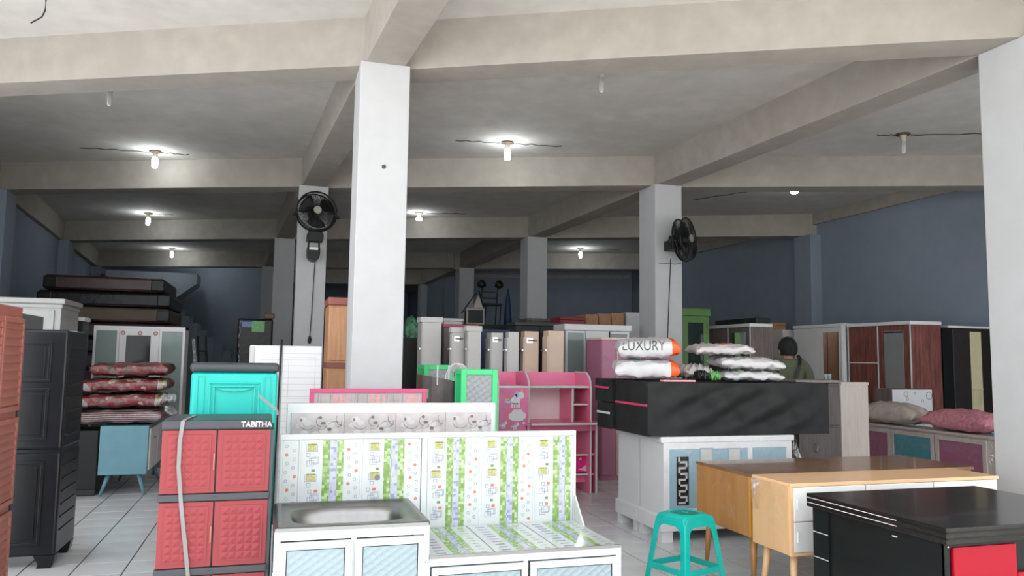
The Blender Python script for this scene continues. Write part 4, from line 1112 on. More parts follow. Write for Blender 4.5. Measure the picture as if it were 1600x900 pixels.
simple(694, 746, 506, 11.8, .45, M_GREYWOOD, M_GREYWOOD, 'dark wood wardrobe with a pinkish red top behind the narrow wardrobes', 2, .015, pm('pinkish red top', (.50, .10, .15), .5))
simple(752, 797, 514, 11.0, .4, M_NAVY, M_NAVY, 'dark blue cabinet behind the narrow wardrobes', 1, cat='cabinet', name='cabinet', handles=False)
simple(806, 880, 503, 11.4, .45, M_BLACK, M_BLACK, 'black wardrobe with a projecting crown behind the cream wardrobes', 2, .02, M_GREYPL)
simple(824, 876, 497, 13.6, .5, M_GREYWOOD, M_TAUPE, 'far brown wood wardrobe beside the distant white column', 1, .01)
simple(876, 914, 495, 12.6, .5, M_REDDK, M_REDDK, 'far wardrobe with a dull red top behind the white glass cabinet', 1, .01)
for k in range(3):
    simple(916+20*k, 935+20*k, 491-k, 13.3, .5, M_ORWOOD, M_ORWOOD, 'far orange wood wardrobe in the line behind the white glass cabinet', 1, group='far orange wood wardrobes')
simple(979, 1006, 488, 13.3, .5, M_OFFW, M_WHITE, 'far white plastic wardrobe with grooved front next to the cracked column', 1)
for px0, px1, py, Y, m, lab in ((640, 652, 527, 11.2, M_BLACK, 'black cabinet behind the near column'),):
    simple(px0-40, px1, py, Y, .45, m, m, lab, 1, handles=False, cat='cabinet', name='cabinet')
p0, p1_ = aY(640, 500, 13.5), aY(655, 500, 13.5)
o = pillow('leafy_bundle', 'green leafy bundle in plastic standing behind the light grey narrow wardrobe', 'bundle', ((p0.x+p1_.x)/2-.02, 13.7, p0.z-.25), .24, .25, .55, M_SOFTGR, wr=.02, seed=4)
set_on(o, p0.z-.42+.002)
o = B(p0.x-.1, p1_.x+.1, 13.5, 13.95, 0, p0.z-.42).build('cabinet', M_BLACK)
tag(o, 'dark cabinet carrying the green leafy bundle', 'cabinet')
# things stored on a dark far cabinet
c0, c1_ = aY(722, 506, 15.2), aY(806, 506, 15.2)
wardrobe('storage_cabinet', 'wide dark far cabinet carrying a framed box and an upturned chair', c0.x, c1_.x, 15.2, 15.9, c0.z, 'f', M_BLACK, M_BLACK, 3, cat='cabinet', handles=False)
zt = c0.z
t = thing('framed_box', 'black box with beige frame and pitched wire handle on the far cabinet', 'box', (aY(743, 500, 15.3).x, 15.32, zt))
B(-.17, .17, 0, .25, 0, .30).build('box', M_BLACK, t); MB().frame(-.19, .19, -.01, .02, 0, .33, .035).build('frame', M_PALEWOOD, t)
MB().tube([(-.28, .05, .22), (.0, .05, .62), (.08, .05, .70), (.18, .05, .36)], .012, 5).build('handle', M_BLACKPL, t)
MB()._add([(-.02, .04, .34), (.17, .04, .34), (.07, .04, .60), (-.02, .14, .34), (.17, .14, .34), (.07, .14, .60)], [(0, 1, 2), (3, 5, 4), (0, 3, 4, 1), (1, 4, 5, 2), (2, 5, 3, 0)]).build('gable', M_PALEWOOD, t)
t = thing('chair', 'dark metal chair stored on top of the far cabinet', 'chair', (aY(770, 500, 15.4).x, 15.45, zt+.012))
for x, y in ((-.16, 0), (.16, 0), (-.16, .34), (.16, .34)): MB().tube([(x, y, 0), (x*1.02+.02, y, .42)], .014, 6).build('leg', M_BLACKPL, t)
B(-.19, .21, -.03, .37, .40, .44).build('seat', M_BLACKPL, t, bevel=.01)
for x in (-.16, .18): MB().tube([(x, .33, .42), (x+.04, .36, .86)], .014, 6).build('back_post', M_BLACKPL, t)
for z in (.55, .68): B(-.14, .2, .34, .36, z, z+.04).build('back_slat', M_BLACKPL, t)
for x in (-.16, .22): pillow_ = MB().lathe([(.02, .78), (.10, .82), (.09, .90), (.04, .96)], x+.02, .36, 8).build('wrapped_knob', M_BLACKPL, t, True)
p = aY(802, 505, 15.3)
tag(MB().lathe([(.09, zt), (.085, zt+.15), (.05, zt+.55), (.012, zt+.78)], p.x-.06, 15.5, 8).build('folded_parasol', M_NAVY, None, True), 'folded dark blue parasol standing upright on the far cabinet', 'parasol')

# white cabinet with glass doors (right of cream wardrobes)
g0, g1 = aY(884, 506, 10.05), aY(983, 512, 10.05); gz = g0.z; dd = .42
t = thing('display_cabinet', 'white display cabinet with crown, glass side doors and open brown middle', 'cabinet', (g0.x, 10.05, 0)); ww = g1.x-g0.x
mb = MB()
for x in (0, .29, ww-.31, ww-.02): mb.box(x, x+.02, .02, dd, 0, gz-.07)
mb.box(0, ww, .02, dd, .0, .08); mb.build('carcass', M_WHITE, t)
B(.0, .29, dd-.015, dd, 0, gz-.07).build('back_panel', M_OFFW, t); B(ww-.3, ww, dd-.015, dd, 0, gz-.07).build('back_panel', M_OFFW, t)
B(.30, ww-.3, dd-.02, dd, 0, gz-.07).build('brown_back', pm('brown board', (.20, .14, .095), .6), t)
B(-.03, ww+.03, -.035, dd, gz-.085, gz).build('crown', M_WHITE, t, bevel=.008); B(.29, ww-.29, .0, .03, gz-.24, gz-.085).build('frieze', M_WHITE, t)
for x0, x1 in ((0, .30), (ww-.31, ww)):
    d = MB().frame(x0, x1, .0, .018, .06, gz-.09, .03).build('glass_door', M_WHITE, t); B(x0+.03, x1-.03, .006, .011, .09, gz-.12).build('pane', M_GLASSW, d)
    for z in (.6, 1.0, 1.42): B(x0+.02, x1-.02, .03, dd-.02, z, z+.016).build('shelf', M_WHITE, t)
    handle_bar(d, x1-.045 if x0 < .1 else x0+.045, 1.05, 1.18, 0)

# mauve wardrobe
m0, m1 = aY(940, 528, 9.15), aY(1050, 528, 9.15); mz = m0.z
t = thing('wardrobe', 'mauve pink wardrobe with a lace printed strip along its cream top', 'wardrobe', (m0.x, 9.15, 0)); ww = m1.x-m0.x
B(0, ww, .018, .5, 0, mz-.02).build('body', M_MAUVE, t); B(-.01, ww+.01, -.01, .5, mz-.02, mz+.006).build('top', M_CREAM, t)
for x0, x1 in ((0.01, .20), (.21, .55), (.56, ww-.01)):
    d = B(x0, x1, 0, .018, .06, mz-.022).build('door', M_MAUVE, t, bevel=.003)
    if .2 < x0 < .3:
        MB().frame(x0, x1, -.006, 0, .06, mz-.024, .014).build('door_edge', M_CREAM, d)
        mb = MB()
        for k in range(7): mb.disc(x0+.035+k*.045, mz-.085, .024, -.004, 0, 10, .04)
        mb.box(x0+.014, x1-.014, -.004, 0, mz-.09, mz-.04); mb.build('lace_print', M_LACE, d)
    else: handle_bar(d, x0+.05, 1.45, 1.56, 0, M_WHITE)

# ================================================================ WHITE AND BLUE BUFFETS, BLACK MATTRESSES
def buffet(y0, y1, label, front=True):
    t = thing('buffet_cabinet', label, 'cabinet', (3.13, y0, 0)); w_, d_, h = 1.32, y1-y0, .868
    B(.03, w_-.03, .012, d_-.005, .10, h-.05).build('body', M_WHITE, t)
    B(.0, w_, -.01, d_, .09, .215).build('plinth', M_WHITE, t, bevel=.004); B(.005, w_-.005, -.012, d_, h-.05, h).build('top', M_WHITE, t, bevel=.006)
    for x in (.02, w_-.12):
        for y in (.0, d_-.09): B(x, x+.10, y+.005, y+.085, 0, .09).build('foot', M_WHITE, t)
    if not front: return t
    MB().frame(.03, w_-.03, -.004, .012, .215, h-.05, .055).build('front_frame', M_WHITE, t)
    x_m = aY(1172, 700, 5.95).x-3.13
    B(x_m-.025, x_m+.02, -.004, .012, .27, h-.105).build('middle_stile', M_OFFW, t)
    for q, (x0, x1) in enumerate(((.085, x_m-.025), (x_m+.02, w_-.085))):
        d = B(x0, x1, 0.0, .012, .27, h-.105).build('door', M_SKYBL, t)
        kx = aY(1057, 720, 5.95).x-3.13 if q == 0 else x0+.10
        mb = MB(); mb.mat(0).box(kx, kx+.115, -.002, .0, .30, .70 if q == 0 else .62)
        zz = .31; fl_ = 0
        while zz < (.68 if q == 0 else .58):
            mb.mat(1).box(kx+.015, kx+.10, -.006, -.002, zz, zz+.017)
            mb.box(kx+.015 if fl_ else kx+.083, kx+.032 if fl_ else kx+.10, -.006, -.002, zz, zz+.052)
            zz += .048; fl_ = 1-fl_
        mb.build('fretwork', [M_BLACK, M_GREYLAM], d)
        if q == 0:
            for px in (1095, 1139):
                x = aY(px, 710, 5.95).x-3.13; z = aY(px, 702, 5.95).z
                MB().box(x, x+.105, -.003, .0, z-.14, z).build('pale_square', M_GREYLAM, d); MB().frame(x-.012, x+.117, -.005, 0, z-.152, z+.012, .012).build('square_edge', M_SKYBL, d)
    mb = MB().grid(24, 10, lambda u, v: (.02+u*(w_-.03), -.022-.006*math.sin(9*u+3*v), h-.01-v*.30-.03*math.sin(6*u)*v))
    mb.build('front_film', M_FILM, t, True)
    mb = MB()
    for k in range(2):
        mb.grid(5, 7, lambda u, v, k=k: (w_+.005+.07*u*v+.012*math.sin(9*v+k), -.02+.03*k+.02*math.sin(7*v), h-.025-.28*v+.02*math.sin(8*u)))
    mb.build('film_tail', M_FILMT, t, True)
    return t
buffet(5.95, 6.385, 'white buffet with pale blue doors, fretwork and clear film under the black mattress')
buffet(6.41, 6.84, 'plain white buffet end standing behind the blue-doored buffet', False)
def wrapped(y0, y1, x0, x1, z0, z1, label, stripe, smat, wr=.022):
    t = thing('mattress', label, 'mattress', ((x0+x1)/2, (y0+y1)/2, z0)); hw, hd, h = (x1-x0)/2, (y1-y0)/2, z1-z0
    # wrinkled cover: subdivided box
    mb = MB(); rnd = random.Random(int(y0*100))
    def wob(x, z):
        return wr*(math.sin(7*x+5*z)+.7*math.sin(13*x-21*z+1)+.6*math.sin(23*x+15*z+2)+.9*math.sin((x+hw)*11-z*26))
    def face(fn, nu, nv): mb.grid(nu, nv, fn)
    face(lambda u, v: (-hw+2*hw*u, -hd+wob(u*2*hw, v*h)*4*min(u, 1-u, v, 1-v, .25), v*h), 48, 14)
    face(lambda u, v: (hw-2*hw*u, hd, v*h), 4, 3)
    face(lambda u, v: (-hw-.3*wob(u, v)*4*min(u, 1-u, v, 1-v, .25), hd-2*hd*u, v*h), 12, 8)
    face(lambda u, v: (hw+.3*wob(u, v)*4*min(u, 1-u, v, 1-v, .25), -hd+2*hd*u, v*h), 12, 8)
    face(lambda u, v: (-hw+2*hw*u, -hd+2*hd*v, h+.004*math.sin(9*u)*4*min(u, 1-u, v, 1-v, .25)), 20, 10)
    face(lambda u, v: (-hw+2*hw*u, hd-2*hd*v, 0), 4, 3)
    o = mb.build('cover', M_BLACKCLOTH, t, True)
    bm = bmesh.new(); bm.from_mesh(o.data); bmesh.ops.remove_doubles(bm, verts=bm.verts, dist=.0005); bm.to_mesh(o.data); bm.free()
    e_ = o.modifiers.new('edges', 'EDGE_SPLIT'); e_.split_angle = math.radians(50)
    if stripe:
        z = h*stripe; B(-hw-.012, -hw+.004, -hd+.01, hd-.01, z-.010, z+.010).build('edge_tape', smat, t, bevel=.004)
    return t
wrapped(5.955, 6.60, 3.02, 4.83, .872, 1.322, 'large mattress in wrinkled black cover with pink side tape, on the blue-doored buffet', .57, M_PINKTAPE)
wrapped(6.67, 6.97, 3.0, 4.7, .872, 1.112, 'smaller black covered mattress with white side tape, under the pink-taped one', .6, M_WHITETAPE)
wrapped(6.67, 6.99, 2.985, 4.7, 1.12, 1.33, 'smaller black covered mattress with pink tape, on top of the white-taped one', .62, M_PINKTAPE)
# pillow bags on the mattress
ZM = 1.328
def orange_end(u, v, s): return 1 if u > .72 else 0
def lux_end(u, v, s): return 1 if u > .70 else 0
def lux(c, zb_, w_, d_, h, label, seed, tilt, text):
    o = pillow('pillow_bag', label, 'pillow bag', c, w_, d_, h, None, rz=math.radians(-20), tilt=tilt, p=4.5, wr=.005, ex=.27, seed=seed, mats=[M_SACK, M_ORANGE], mfn=lux_end, group='bagged pillows on the black mattress', low=.9)
    top = set_on(o, zb_)
    if text:
        bpy.context.view_layer.update()
        me = text_mesh('LUXURY', .125, 0); mw = o.matrix_world.copy(); inv = mw.inverted()
        bm_v = [mw @ v.co for v in o.data.vertices]
        tree = BVHTree.FromPolygons(bm_v, [tuple(p_.vertices) for p_ in o.data.polygons])
        # subdivide letters so that they follow the bag
        bm = bmesh.new(); bm.from_mesh(me); bmesh.ops.triangulate(bm, faces=bm.faces)
        bmesh.ops.subdivide_edges(bm, edges=[e for e in bm.edges if e.calc_length() > .02], cuts=2)
        bm.to_mesh(me); bm.free()
        cen = mw.translation; toc = (Vector((CAM.x, CAM.y, 1.75))-cen); toc.normalize()
        rx = Vector((0, 0, 1)).cross(toc).normalized(); uz = toc.cross(rx)
        bad = 0
        for v in me.vertices:
            pt = cen+rx*(v.co.x*.78-.03)+uz*(v.co.y+.01+.012*v.co.x)+toc*.6
            hit, nrm, idx, dist = tree.ray_cast(pt, -toc)
            if hit is None: hit = pt-toc*.6
            v.co = inv @ (hit+toc*.003)
        ob = bpy.data.objects.new('lettering', me); COL.objects.link(ob); ob.parent = o; me.materials.append(M_INK)
    return top
ztop = lux(aY(1008, 576, 6.28), ZM+.016, .56, .36, .155, 'white and orange pillow bag lying under the lettered one', 11, (math.radians(6), 0), False)
lux(aY(1011, 547, 6.28), ztop-.012, .54, .36, .155, 'white and orange pillow bag with dark LUXURY lettering', 12, (math.radians(8), math.radians(-2)), True)
B(3.19, 3.50, 6.00, 6.06, ZM, ZM+.014).build('flat_box', M_LACE); tag(bpy.data.objects['flat_box'], 'thin pale pink flat box at the mattress edge below the lettered bag', 'box')
GP = 'bagged pillows on the black mattress'
pc = aY(1080, 580, 6.42); o = pillow('pillow_bag', 'greyish pillow bag beside the orange-ended bags', 'pillow bag', (pc.x, 6.40, ZM), .30, .30, .13, M_SACKY, rz=.0, seed=21, group=GP); set_on(o, ZM)
pc = aY(1166, 590, 6.25); o = pillow('pillow_bag', 'white pillow bag at the bottom of the loose pile', 'pillow bag', (pc.x, 6.25, ZM), .56, .40, .095, M_SACK, rz=-.2, seed=22, group=GP, wr=.006, ex=.28, p=3.6); z_ = set_on(o, ZM)
pc = aY(1164, 577, 6.27); o = pillow('pillow_bag', 'white crinkled pillow bag in the middle of the loose pile', 'pillow bag', (pc.x, 6.27, ZM), .60, .42, .12, M_SACK, rz=-.2, tilt=(.05, .03), seed=23, group=GP, wr=.006, ex=.28, p=3.6); z_ = set_on(o, z_-.004)
pc = aY(1124, 562, 6.33); o = pillow('pillow_bag', 'white pillow bag with orange print on top of the loose pile', 'pillow bag', (pc.x, 6.33, ZM), .54, .40, .11, None, rz=-.25, tilt=(.06, -.02), seed=24, group=GP, mats=[M_SACKY, M_ORANGE], wr=.006, ex=.30, p=3.4,
       mfn=lambda u, v, s: 1 if (s > 0 and -.05 < u < .75 and v > -.25+.25*math.sin(6*u)) else 0); set_on(o, z_-.014)
pc = aY(1096, 588, 6.02); o = pillow('folded_cloth', 'small black cloth tucked beside the pillow bags', 'cloth', (pc.x, 6.02, ZM), .12, .10, .06, M_BLACK, seed=31); set_on(o, ZM)
pc = aY(1116, 590, 6.00); o = pillow('green_tag', 'green printed label sticking out under the pillow bags', 'label', (pc.x, 6.00, ZM), .10, .07, .05, M_LABELG, seed=32); set_on(o, ZM)

# ================================================================ STOOL
t = thing('plastic_stool', 'worn turquoise plastic stool with four splayed legs', 'stool', (2.745, 4.86, 0), math.radians(15.4)); hs = .475
tp, bt, th = .138, .198, .012
for k in range(4):
    lw = .058
    out = [(-bt, 0), (-tp-.004, hs-.07), (-tp+.012, hs-.03), (-tp+.03, hs-.015), (tp-.03, hs-.015), (tp-.012, hs-.03), (tp+.004, hs-.07), (bt, 0)]
    inn = [(bt-lw*.75, 0)]+[(.106*math.cos(q)+.0, hs-.125+.06*math.sin(q)) for q in [i*math.pi/10 for i in range(11)]]+[(-bt+lw*.8, 0)]
    pts = out+inn
    mb = MB().xz(pts[::-1], 0, th)
    # tilt outward
    vv = []
    for x, y, z in mb.v: vv.append((x, y-(tp+(bt-tp)*(1-z/hs)), z))
    mb.v = vv; mb.xf(Matrix.Rotation(k*math.pi/2, 4, 'Z'))
    o = mb.build('leg_side', M_STOOL, t, bevel=.004)
for k in range(4):
    q = tp+(bt-tp)*(1-.115/hs)
    mb = MB().box(-q+.02, q-.02, -q+.004, -q+.016, .095, .135); mb.xf(Matrix.Rotation(k*math.pi/2, 4, 'Z')); mb.build('rung', M_STOOL, t, bevel=.003)
def rsq(a, e, z, n=48): return sup(0, 0, a, a, e, n, z)
MB().loft([rsq(tp+.008, 7, hs-.075), rsq(tp+.006, 6, hs-.045), rsq(tp-.004, 5, hs-.018), rsq(tp-.022, 4, hs-.003), rsq(tp-.04, 3, hs), rsq(tp-.046, 2.6, hs-.006)], False, False).build('shoulder', M_STOOL, t, True)
MB().loft([rsq(tp-.045, 2.6, hs-.02), rsq(tp-.045, 2.6, hs-.006)]).build('seat_pad', M_STOOLD, t)
MB().ringxz(0, 0, .02, .014, 0, .003, 16).xf(Matrix.Translation((0, 0, hs-.003)) @ Matrix.Rotation(math.pi/2, 4, 'X')).build('seat_ring', M_STOOL, t)

# ================================================================ DRESSERS AND BLACK DESK (right foreground)
def leg(t, x, y, z1, dx, dy, m, r0=.014, r1=.026):
    n = 12
    return MB().loft([[(x+dx+r0*math.cos(2*math.pi*k/n), y+dy+r0*math.sin(2*math.pi*k/n), 0) for k in range(n)], [(x+r1*math.cos(2*math.pi*k/n), y+r1*math.sin(2*math.pi*k/n), z1) for k in range(n)]]).build('leg', m, t, True)
# honey teak dresser
t = thing('dresser', 'honey teak dresser with brown top and plastic film, behind the light maple dresser', 'dresser', (3.11, 4.63, 0)); w_, d_, h, zb = 1.92, .70, .75, .33
B(0, w_, .02, d_, zb, h-.02).build('body', M_TEAK, t, bevel=.004); B(-.004, w_+.004, -.004, d_+.004, h-.02, h).build('top', M_TEAKD, t, bevel=.003)
B(0, .05, 0, .02, zb, h-.02).build('corner_post', pm('bright teak edge', (.60, .27, .04), .35, var=.08), t)
for k in range(3):
    for z0, z1 in ((zb+.02, (zb+h)/2-.02), ((zb+h)/2-.01, h-.03)):
        B(.06+k*.615, .06+(k+1)*.615-.01, -.004, .02, z0, z1).build('drawer', M_TEAK, t, bevel=.003)
for x in (.07, w_-.07):
    for y in (.07, d_-.07): leg(t, x, y, zb+.01, -.02 if x < 1 else .02, -.02 if y < .3 else .02, M_TEAK)
mb = MB().grid(16, 10, lambda u, v: (-.012-.008*math.sin(8*u+5*v), .02+u*(d_-.02), h-.005-v*(.22+.10*math.sin(3*u+1))))
mb.grid(20, 10, lambda u, v: (-.012+u*(w_+.02), -.01+v*(d_+.02), h+.006+.004*math.sin(14*u+6*v)))
mb.build('film_cover', M_FILM, t, True)
# light maple dresser
t = thing('dresser', 'light maple dresser with pale drawers and plastic film on its end', 'dresser', (3.045, 4.115, 0)); w_, d_, h, zb = 1.64, .40, .768, .335
B(0, w_, .022, d_, zb, h-.022).build('body', M_LTWOODV, t, bevel=.004); B(0, w_, 0, d_, h-.022, h).build('top', M_LTWOOD, t, bevel=.003)
B(0, w_, 0, .022, zb, zb+.02).build('bottom_rail', M_LTWOOD, t); B(0, .02, 0, .022, zb+.02, h-.022).build('end_edge', M_LTWOOD, t)
for k in range(3):
    x0, x1 = .022+k*.535, .022+(k+1)*.535-.008
    for z0, z1 in ((zb+.022, zb+.20), (zb+.205, h-.024)):
        d = B(x0, x1, -.004, .022, z0, z1).build('drawer', M_OFFW, t, bevel=.003)
        B(x0+.02, x0+.03, -.010, -.004, (z0+z1)/2-.03, (z0+z1)/2+.03).build('pull', M_OFFW, d)
for x in (.07, w_-.07):
    for y in (.07, d_-.07): leg(t, x, y, zb+.01, -.03 if x < 1 else .03, -.03 if y < .2 else .03, M_LTWOODV)
mb = MB().grid(16, 12, lambda u, v: (-.010-.006*math.sin(7*u+6*v), d_-u*(d_-.04), h-.01-v*(.17+.16*u)))
mb.build('film_side', M_FILM, t, True)
mb = MB()
for k in range(3): mb.grid(4, 9, lambda u, v, k=k: (-.015-.022*u*math.sin(3+5*v+k), d_-.01-.03*u-.02*k, h-.02-.19*v))
mb.build('film_fold', M_FILMT, t, True)
# black desk
t = thing('writing_desk', 'glossy black desk with grooved top edge and a crimson door', 'desk', (3.0, 2.92, 0)); w_, d_, h = 1.25, .99, .75
B(0, w_, 0, d_, h-.075, h).build('top', M_BLACKTOP, t, bevel=.004)
for z in (h-.022, h-.050):
    B(-.0025, .0, .30, d_-.01, z-.0014, z+.0014).build('inlay_line', M_OFFW, t)
    B(-.003, .0, .0, .30, z-.004, z+.004).build('edge_groove', M_BLACKLAM, t); B(0, w_, -.003, 0, z-.004, z+.004).build('edge_groove', M_BLACKLAM, t)
B(.03, .05, .05, d_-.06, 0, h-.075).build('end_panel', M_BLACKLAM, t)
B(.02, .05, d_-.16, d_-.03, 0, h-.075).build('rear_post', M_BLACKLAM, t)
for z in (.40, .54, .26): B(.016, .02, d_-.155, d_-.035, z-.0014, z+.0014).build('inlay_line', M_OFFW, t)
B(.05, w_-.03, d_-.10, d_-.08, 0, h-.075).build('back_panel', M_BLACKLAM, t); B(w_-.05, w_-.03, .05, d_-.06, 0, h-.075).build('end_panel', M_BLACKLAM, t)
B(.05, .62, .06, .60, .02, h-.08).build('cupboard', M_BLACKLAM, t)
MB().frame(.03, .62, .045, .06, .0, h-.075, .03).build('door_frame', M_BLACKLAM, t)
d = B(.075, .455, .034, .058, .05, h-.098).build('door', M_RED, t, bevel=.004)
B(.46, .60, .034, .058, .05, .36).build('drawer', M_RED, t, bevel=.004); B(.46, .60, .034, .058, .48, .515).build('drawer', M_RED, t, bevel=.004)
MB().lathe([(.004, -.004), (.010, .004), (.012, .03), (.008, .05), (.012, .066), (.004, .078)], 0, 0, 10).xf(Matrix.Translation((.135, .020, .435))).build('handle', M_WHITE, d, True)
MB().disc(.05, .655, .004, .042, .045, 8).build('screw', M_CHROME, t); MB().tube([(.026, .33, .640), (.026, .36, .640)], .004, 5).build('scuff_plate', M_GREYLAM, t)

# ================================================================ RIGHT SIDE
# low cabinet with coloured panels, front faces the aisle
mc = az(1325, 657, .75)
XM, Y0m, Y1m = 7.37, 6.50, 8.66
t, hw, hd = cab('low_cabinet', 'long pale greige cabinet with plum and teal panels under the bagged pillows', 'cabinet', XM, XM+.34, Y0m, Y1m, .75, 'l')
B(-hw, hw, -hd+.02, hd, .0, .72).build('body', M_PALEWOOD, t, bevel=.004); B(-hw-.01, hw+.01, -hd-.01, hd, .72, .75).build('top', M_PALEWOOD, t, bevel=.004)
def lx(px): return (Y0m+Y1m)/2-aX(px, 690, XM).y
for k, (p0, p1_, m) in enumerate(((1334, 1386, M_DUSTY), (1396, 1453, M_DTEAL), (1466, 1534, M_DUSTY))):
    x0, x1 = lx(p0), lx(p1_)
    d = B(x0, x1, -hd+.008, -hd+.022, .16, .655).build('panel', m, t, bevel=.002)
    MB().frame(x0-.05, x1+.05, -hd, -hd+.03, .11, .70, .05).build('door_frame', M_PALEWOOD, t, bevel=.003)
mb = MB().grid(30, 8, lambda u, v: (-hw+u*2*hw, -hd-.02-.008*math.sin(19*u+4*v), .74-v*(.3+.1*math.sin(7*u)))); mb.build('film', M_FILM, t, True)
mb = MB().grid(4, 8, lambda u, v: (-hw-.10*u*v, -hd-.012-.02*math.sin(5*v+2*u), .74-.4*v)); mb.grid(4, 8, lambda u, v: (hw-.06+.05*u, -hd-.02-.02*math.sin(5*v+2*u), .70-.35*v)); mb.build('film_tail', M_FILMT, t, True)
y1_ = aX(1393, 640, XM+.13).y; y2_ = aX(1500, 660, XM+.13).y
pillow('pillow_bag', 'beige damask pillow in clear plastic on the long cabinet', 'pillow', (XM+.13, y1_-.04, .865), .42, .98, .33, M_BEIGEP, seed=41, p=2.8, wr=.006, ex=.5)
pillow('pillow_bag', 'pink damask pillow in clear plastic on the long cabinet', 'pillow', (XM+.13, y2_-.06, .855), .42, .92, .30, M_PINKP, seed=42, p=2.8, wr=.006, ex=.5)
# red-brown wardrobe
XR = 8.40
def yx(px, X=XR): return aX(px, 540, X).y
ya, yb2 = yx(1423), yx(1326)
t, hw, hd = wardrobe('wardrobe', 'red brown wood wardrobe with white edges, crown and a mirror door', XR, XR+.53, ya, yb2, aX(1423, 501, XR).z, 'l', M_REDWOOD, M_REDWOOD, 2, .02, M_WHITE, (1,), M_WHITE, split=1.52)
# black wardrobe with cream strip
q0, q1 = aY(1471, 512, ya+.02), 9.98
hB = 2.03
t = thing('wardrobe', 'black wardrobe with a cream strip on its door beside the red brown wardrobe', 'wardrobe', (XR+.57, ya+.02, 0)); ww = 9.98-XR-.56
B(0, ww, .02, .55, 0, hB).build('body', M_BLACKLAM, t); B(.12, ww+.01, -.004, .55, hB, hB+.03).build('top', M_OFFW, t); B(0, .35, .02, .5, hB+.0, hB+.02).build('top_board', M_GREYWOOD, t)
xa = .19
d = B(0, xa-.006, 0, .02, .05, hB-.02).build('door', M_BLACKLAM, t); B(xa-.006, xa+.002, -.006, .02, .05, hB-.02).build('edge_strip', M_STEEL, t)
d = B(xa+.004, ww, 0, .02, .05, hB-.01).build('door', pm('espresso laminate', (.022, .017, .015), .4, var=.15), t)
x0 = aY(1514, 520, ya+.02).x-XR-.56; x1 = aY(1531, 520, ya+.02).x-XR-.56
B(x0, x1, -.006, 0, .3, hB-.05).build('cream_strip', M_PALEYEL, d)
mb = MB()
for k in range(4): mb.tube([(x0+.02+k*.045, -.012, .95), (x0+.02+k*.045, -.012, 1.16)], .006, 5)
mb.tube([(x0, -.012, 1.17), (x1, -.012, 1.17)], .008, 5); mb.build('strip_ornament', M_PALEYEL, d)
# white wardrobe with mirror
yc = yx(1241)
t, hw, hd = wardrobe('wardrobe', 'white wardrobe with a tall mirror door beside the red brown wardrobe', XR, XR+.5, yb2+.09, yc, aX(1318, 505, XR).z, 'l', M_OFFW, M_OFFW, 2, .015, M_WHITE, (1,), None)
MB().tube([(hw-.005, -hd-.01, 0), (hw-.005, -hd-.01, aX(1318, 505, XR).z-.03)], .045, 12).build('corner_post', M_WHITE, t, True)
# grey cabinet and orange-brown cabinet further along
wardrobe('cabinet', 'plain grey metal cabinet behind the person', aX(1207, 520, XR-.1).x, XR+.2, yc+.15, yc+.55, aY(1222, 515, yc+.15).z, 'f', M_GREYLAM, M_GREYLAM, 1, handles=False, cat='cabinet')
a_, b_ = aY(1172, 503, 13.3), aY(1242, 506, 13.3)
wardrobe('wardrobe', 'orange brown wood wardrobe far behind the grey wood wardrobe', a_.x, min(b_.x, 9.8), 13.3, 13.8, a_.z, 'f', M_ORWOOD, M_ORWOOD, 2, .01, handles=False)
# grey wood wardrobe
XG = 6.67; yg0, yg1 = aX(1172, 507, XG).y, aX(1106, 507, XG).y; hG = aX(1172, 505, XG).z
t, hw, hd = wardrobe('wardrobe', 'grey brown wood wardrobe with white edges and a mirror, next to the green glass cabinet', XG, aY(1206, 508, yg0).x, yg0, yg1, hG, 'l', M_GREYWOOD, M_GREYWOOD, 2, .02, M_WHITE, (1,), M_WHITE)
B(-hw+.01, hw-.01, hd, hd+.006, .02, hG-.06).build('back_board', M_OFFW, t)  # pale back added to lighten what the red brown wardrobe's mirror reflects
zt_ = hG
t = thing('long_box', 'long black box lying on the grey brown wood wardrobe', 'box', (XG+.10, yg0+.05, zt_+.001)); B(0, .25, -.05, yg1-yg0-.1, 0, .085).build('box', M_BLACK, t, bevel=.006); B(-.003, .253, .2, .24, .002, .088).build('tape', M_GREYPL, t)
# green glass cabinet
a_, b_ = aY(1066, 481, 10.62), aY(1108, 482, 10.62); gz = a_.z
t = thing('display_cabinet', 'tall leaf green display cabinet with a glass door beside the cracked column', 'cabinet', (a_.x, 10.62, 0)); ww = b_.x-a_.x
mb = MB().box(0, .02, .02, .42, 0, gz-.1); mb.box(ww-.02, ww, .02, .42, 0, gz-.1); mb.box(0, ww, .4, .42, 0, gz-.1); mb.box(0, ww, .02, .42, 0, .1); mb.build('carcass', M_LEAF, t)
B(-.015, ww+.015, -.02, .42, gz-.12, gz).build('crown', M_LEAF, t, bevel=.01)
d = MB().frame(0, ww, 0, .02, .05, gz-.12, .10).build('door', M_LEAF, t, bevel=.004); B(.10, ww-.10, .006, .012, .15, gz-.22).build('pane', M_GLASSD, d)
for z in (.6, 1.05, 1.5): B(.02, ww-.02, .05, .4, z, z+.015).build('shelf', M_GLASSD, t)
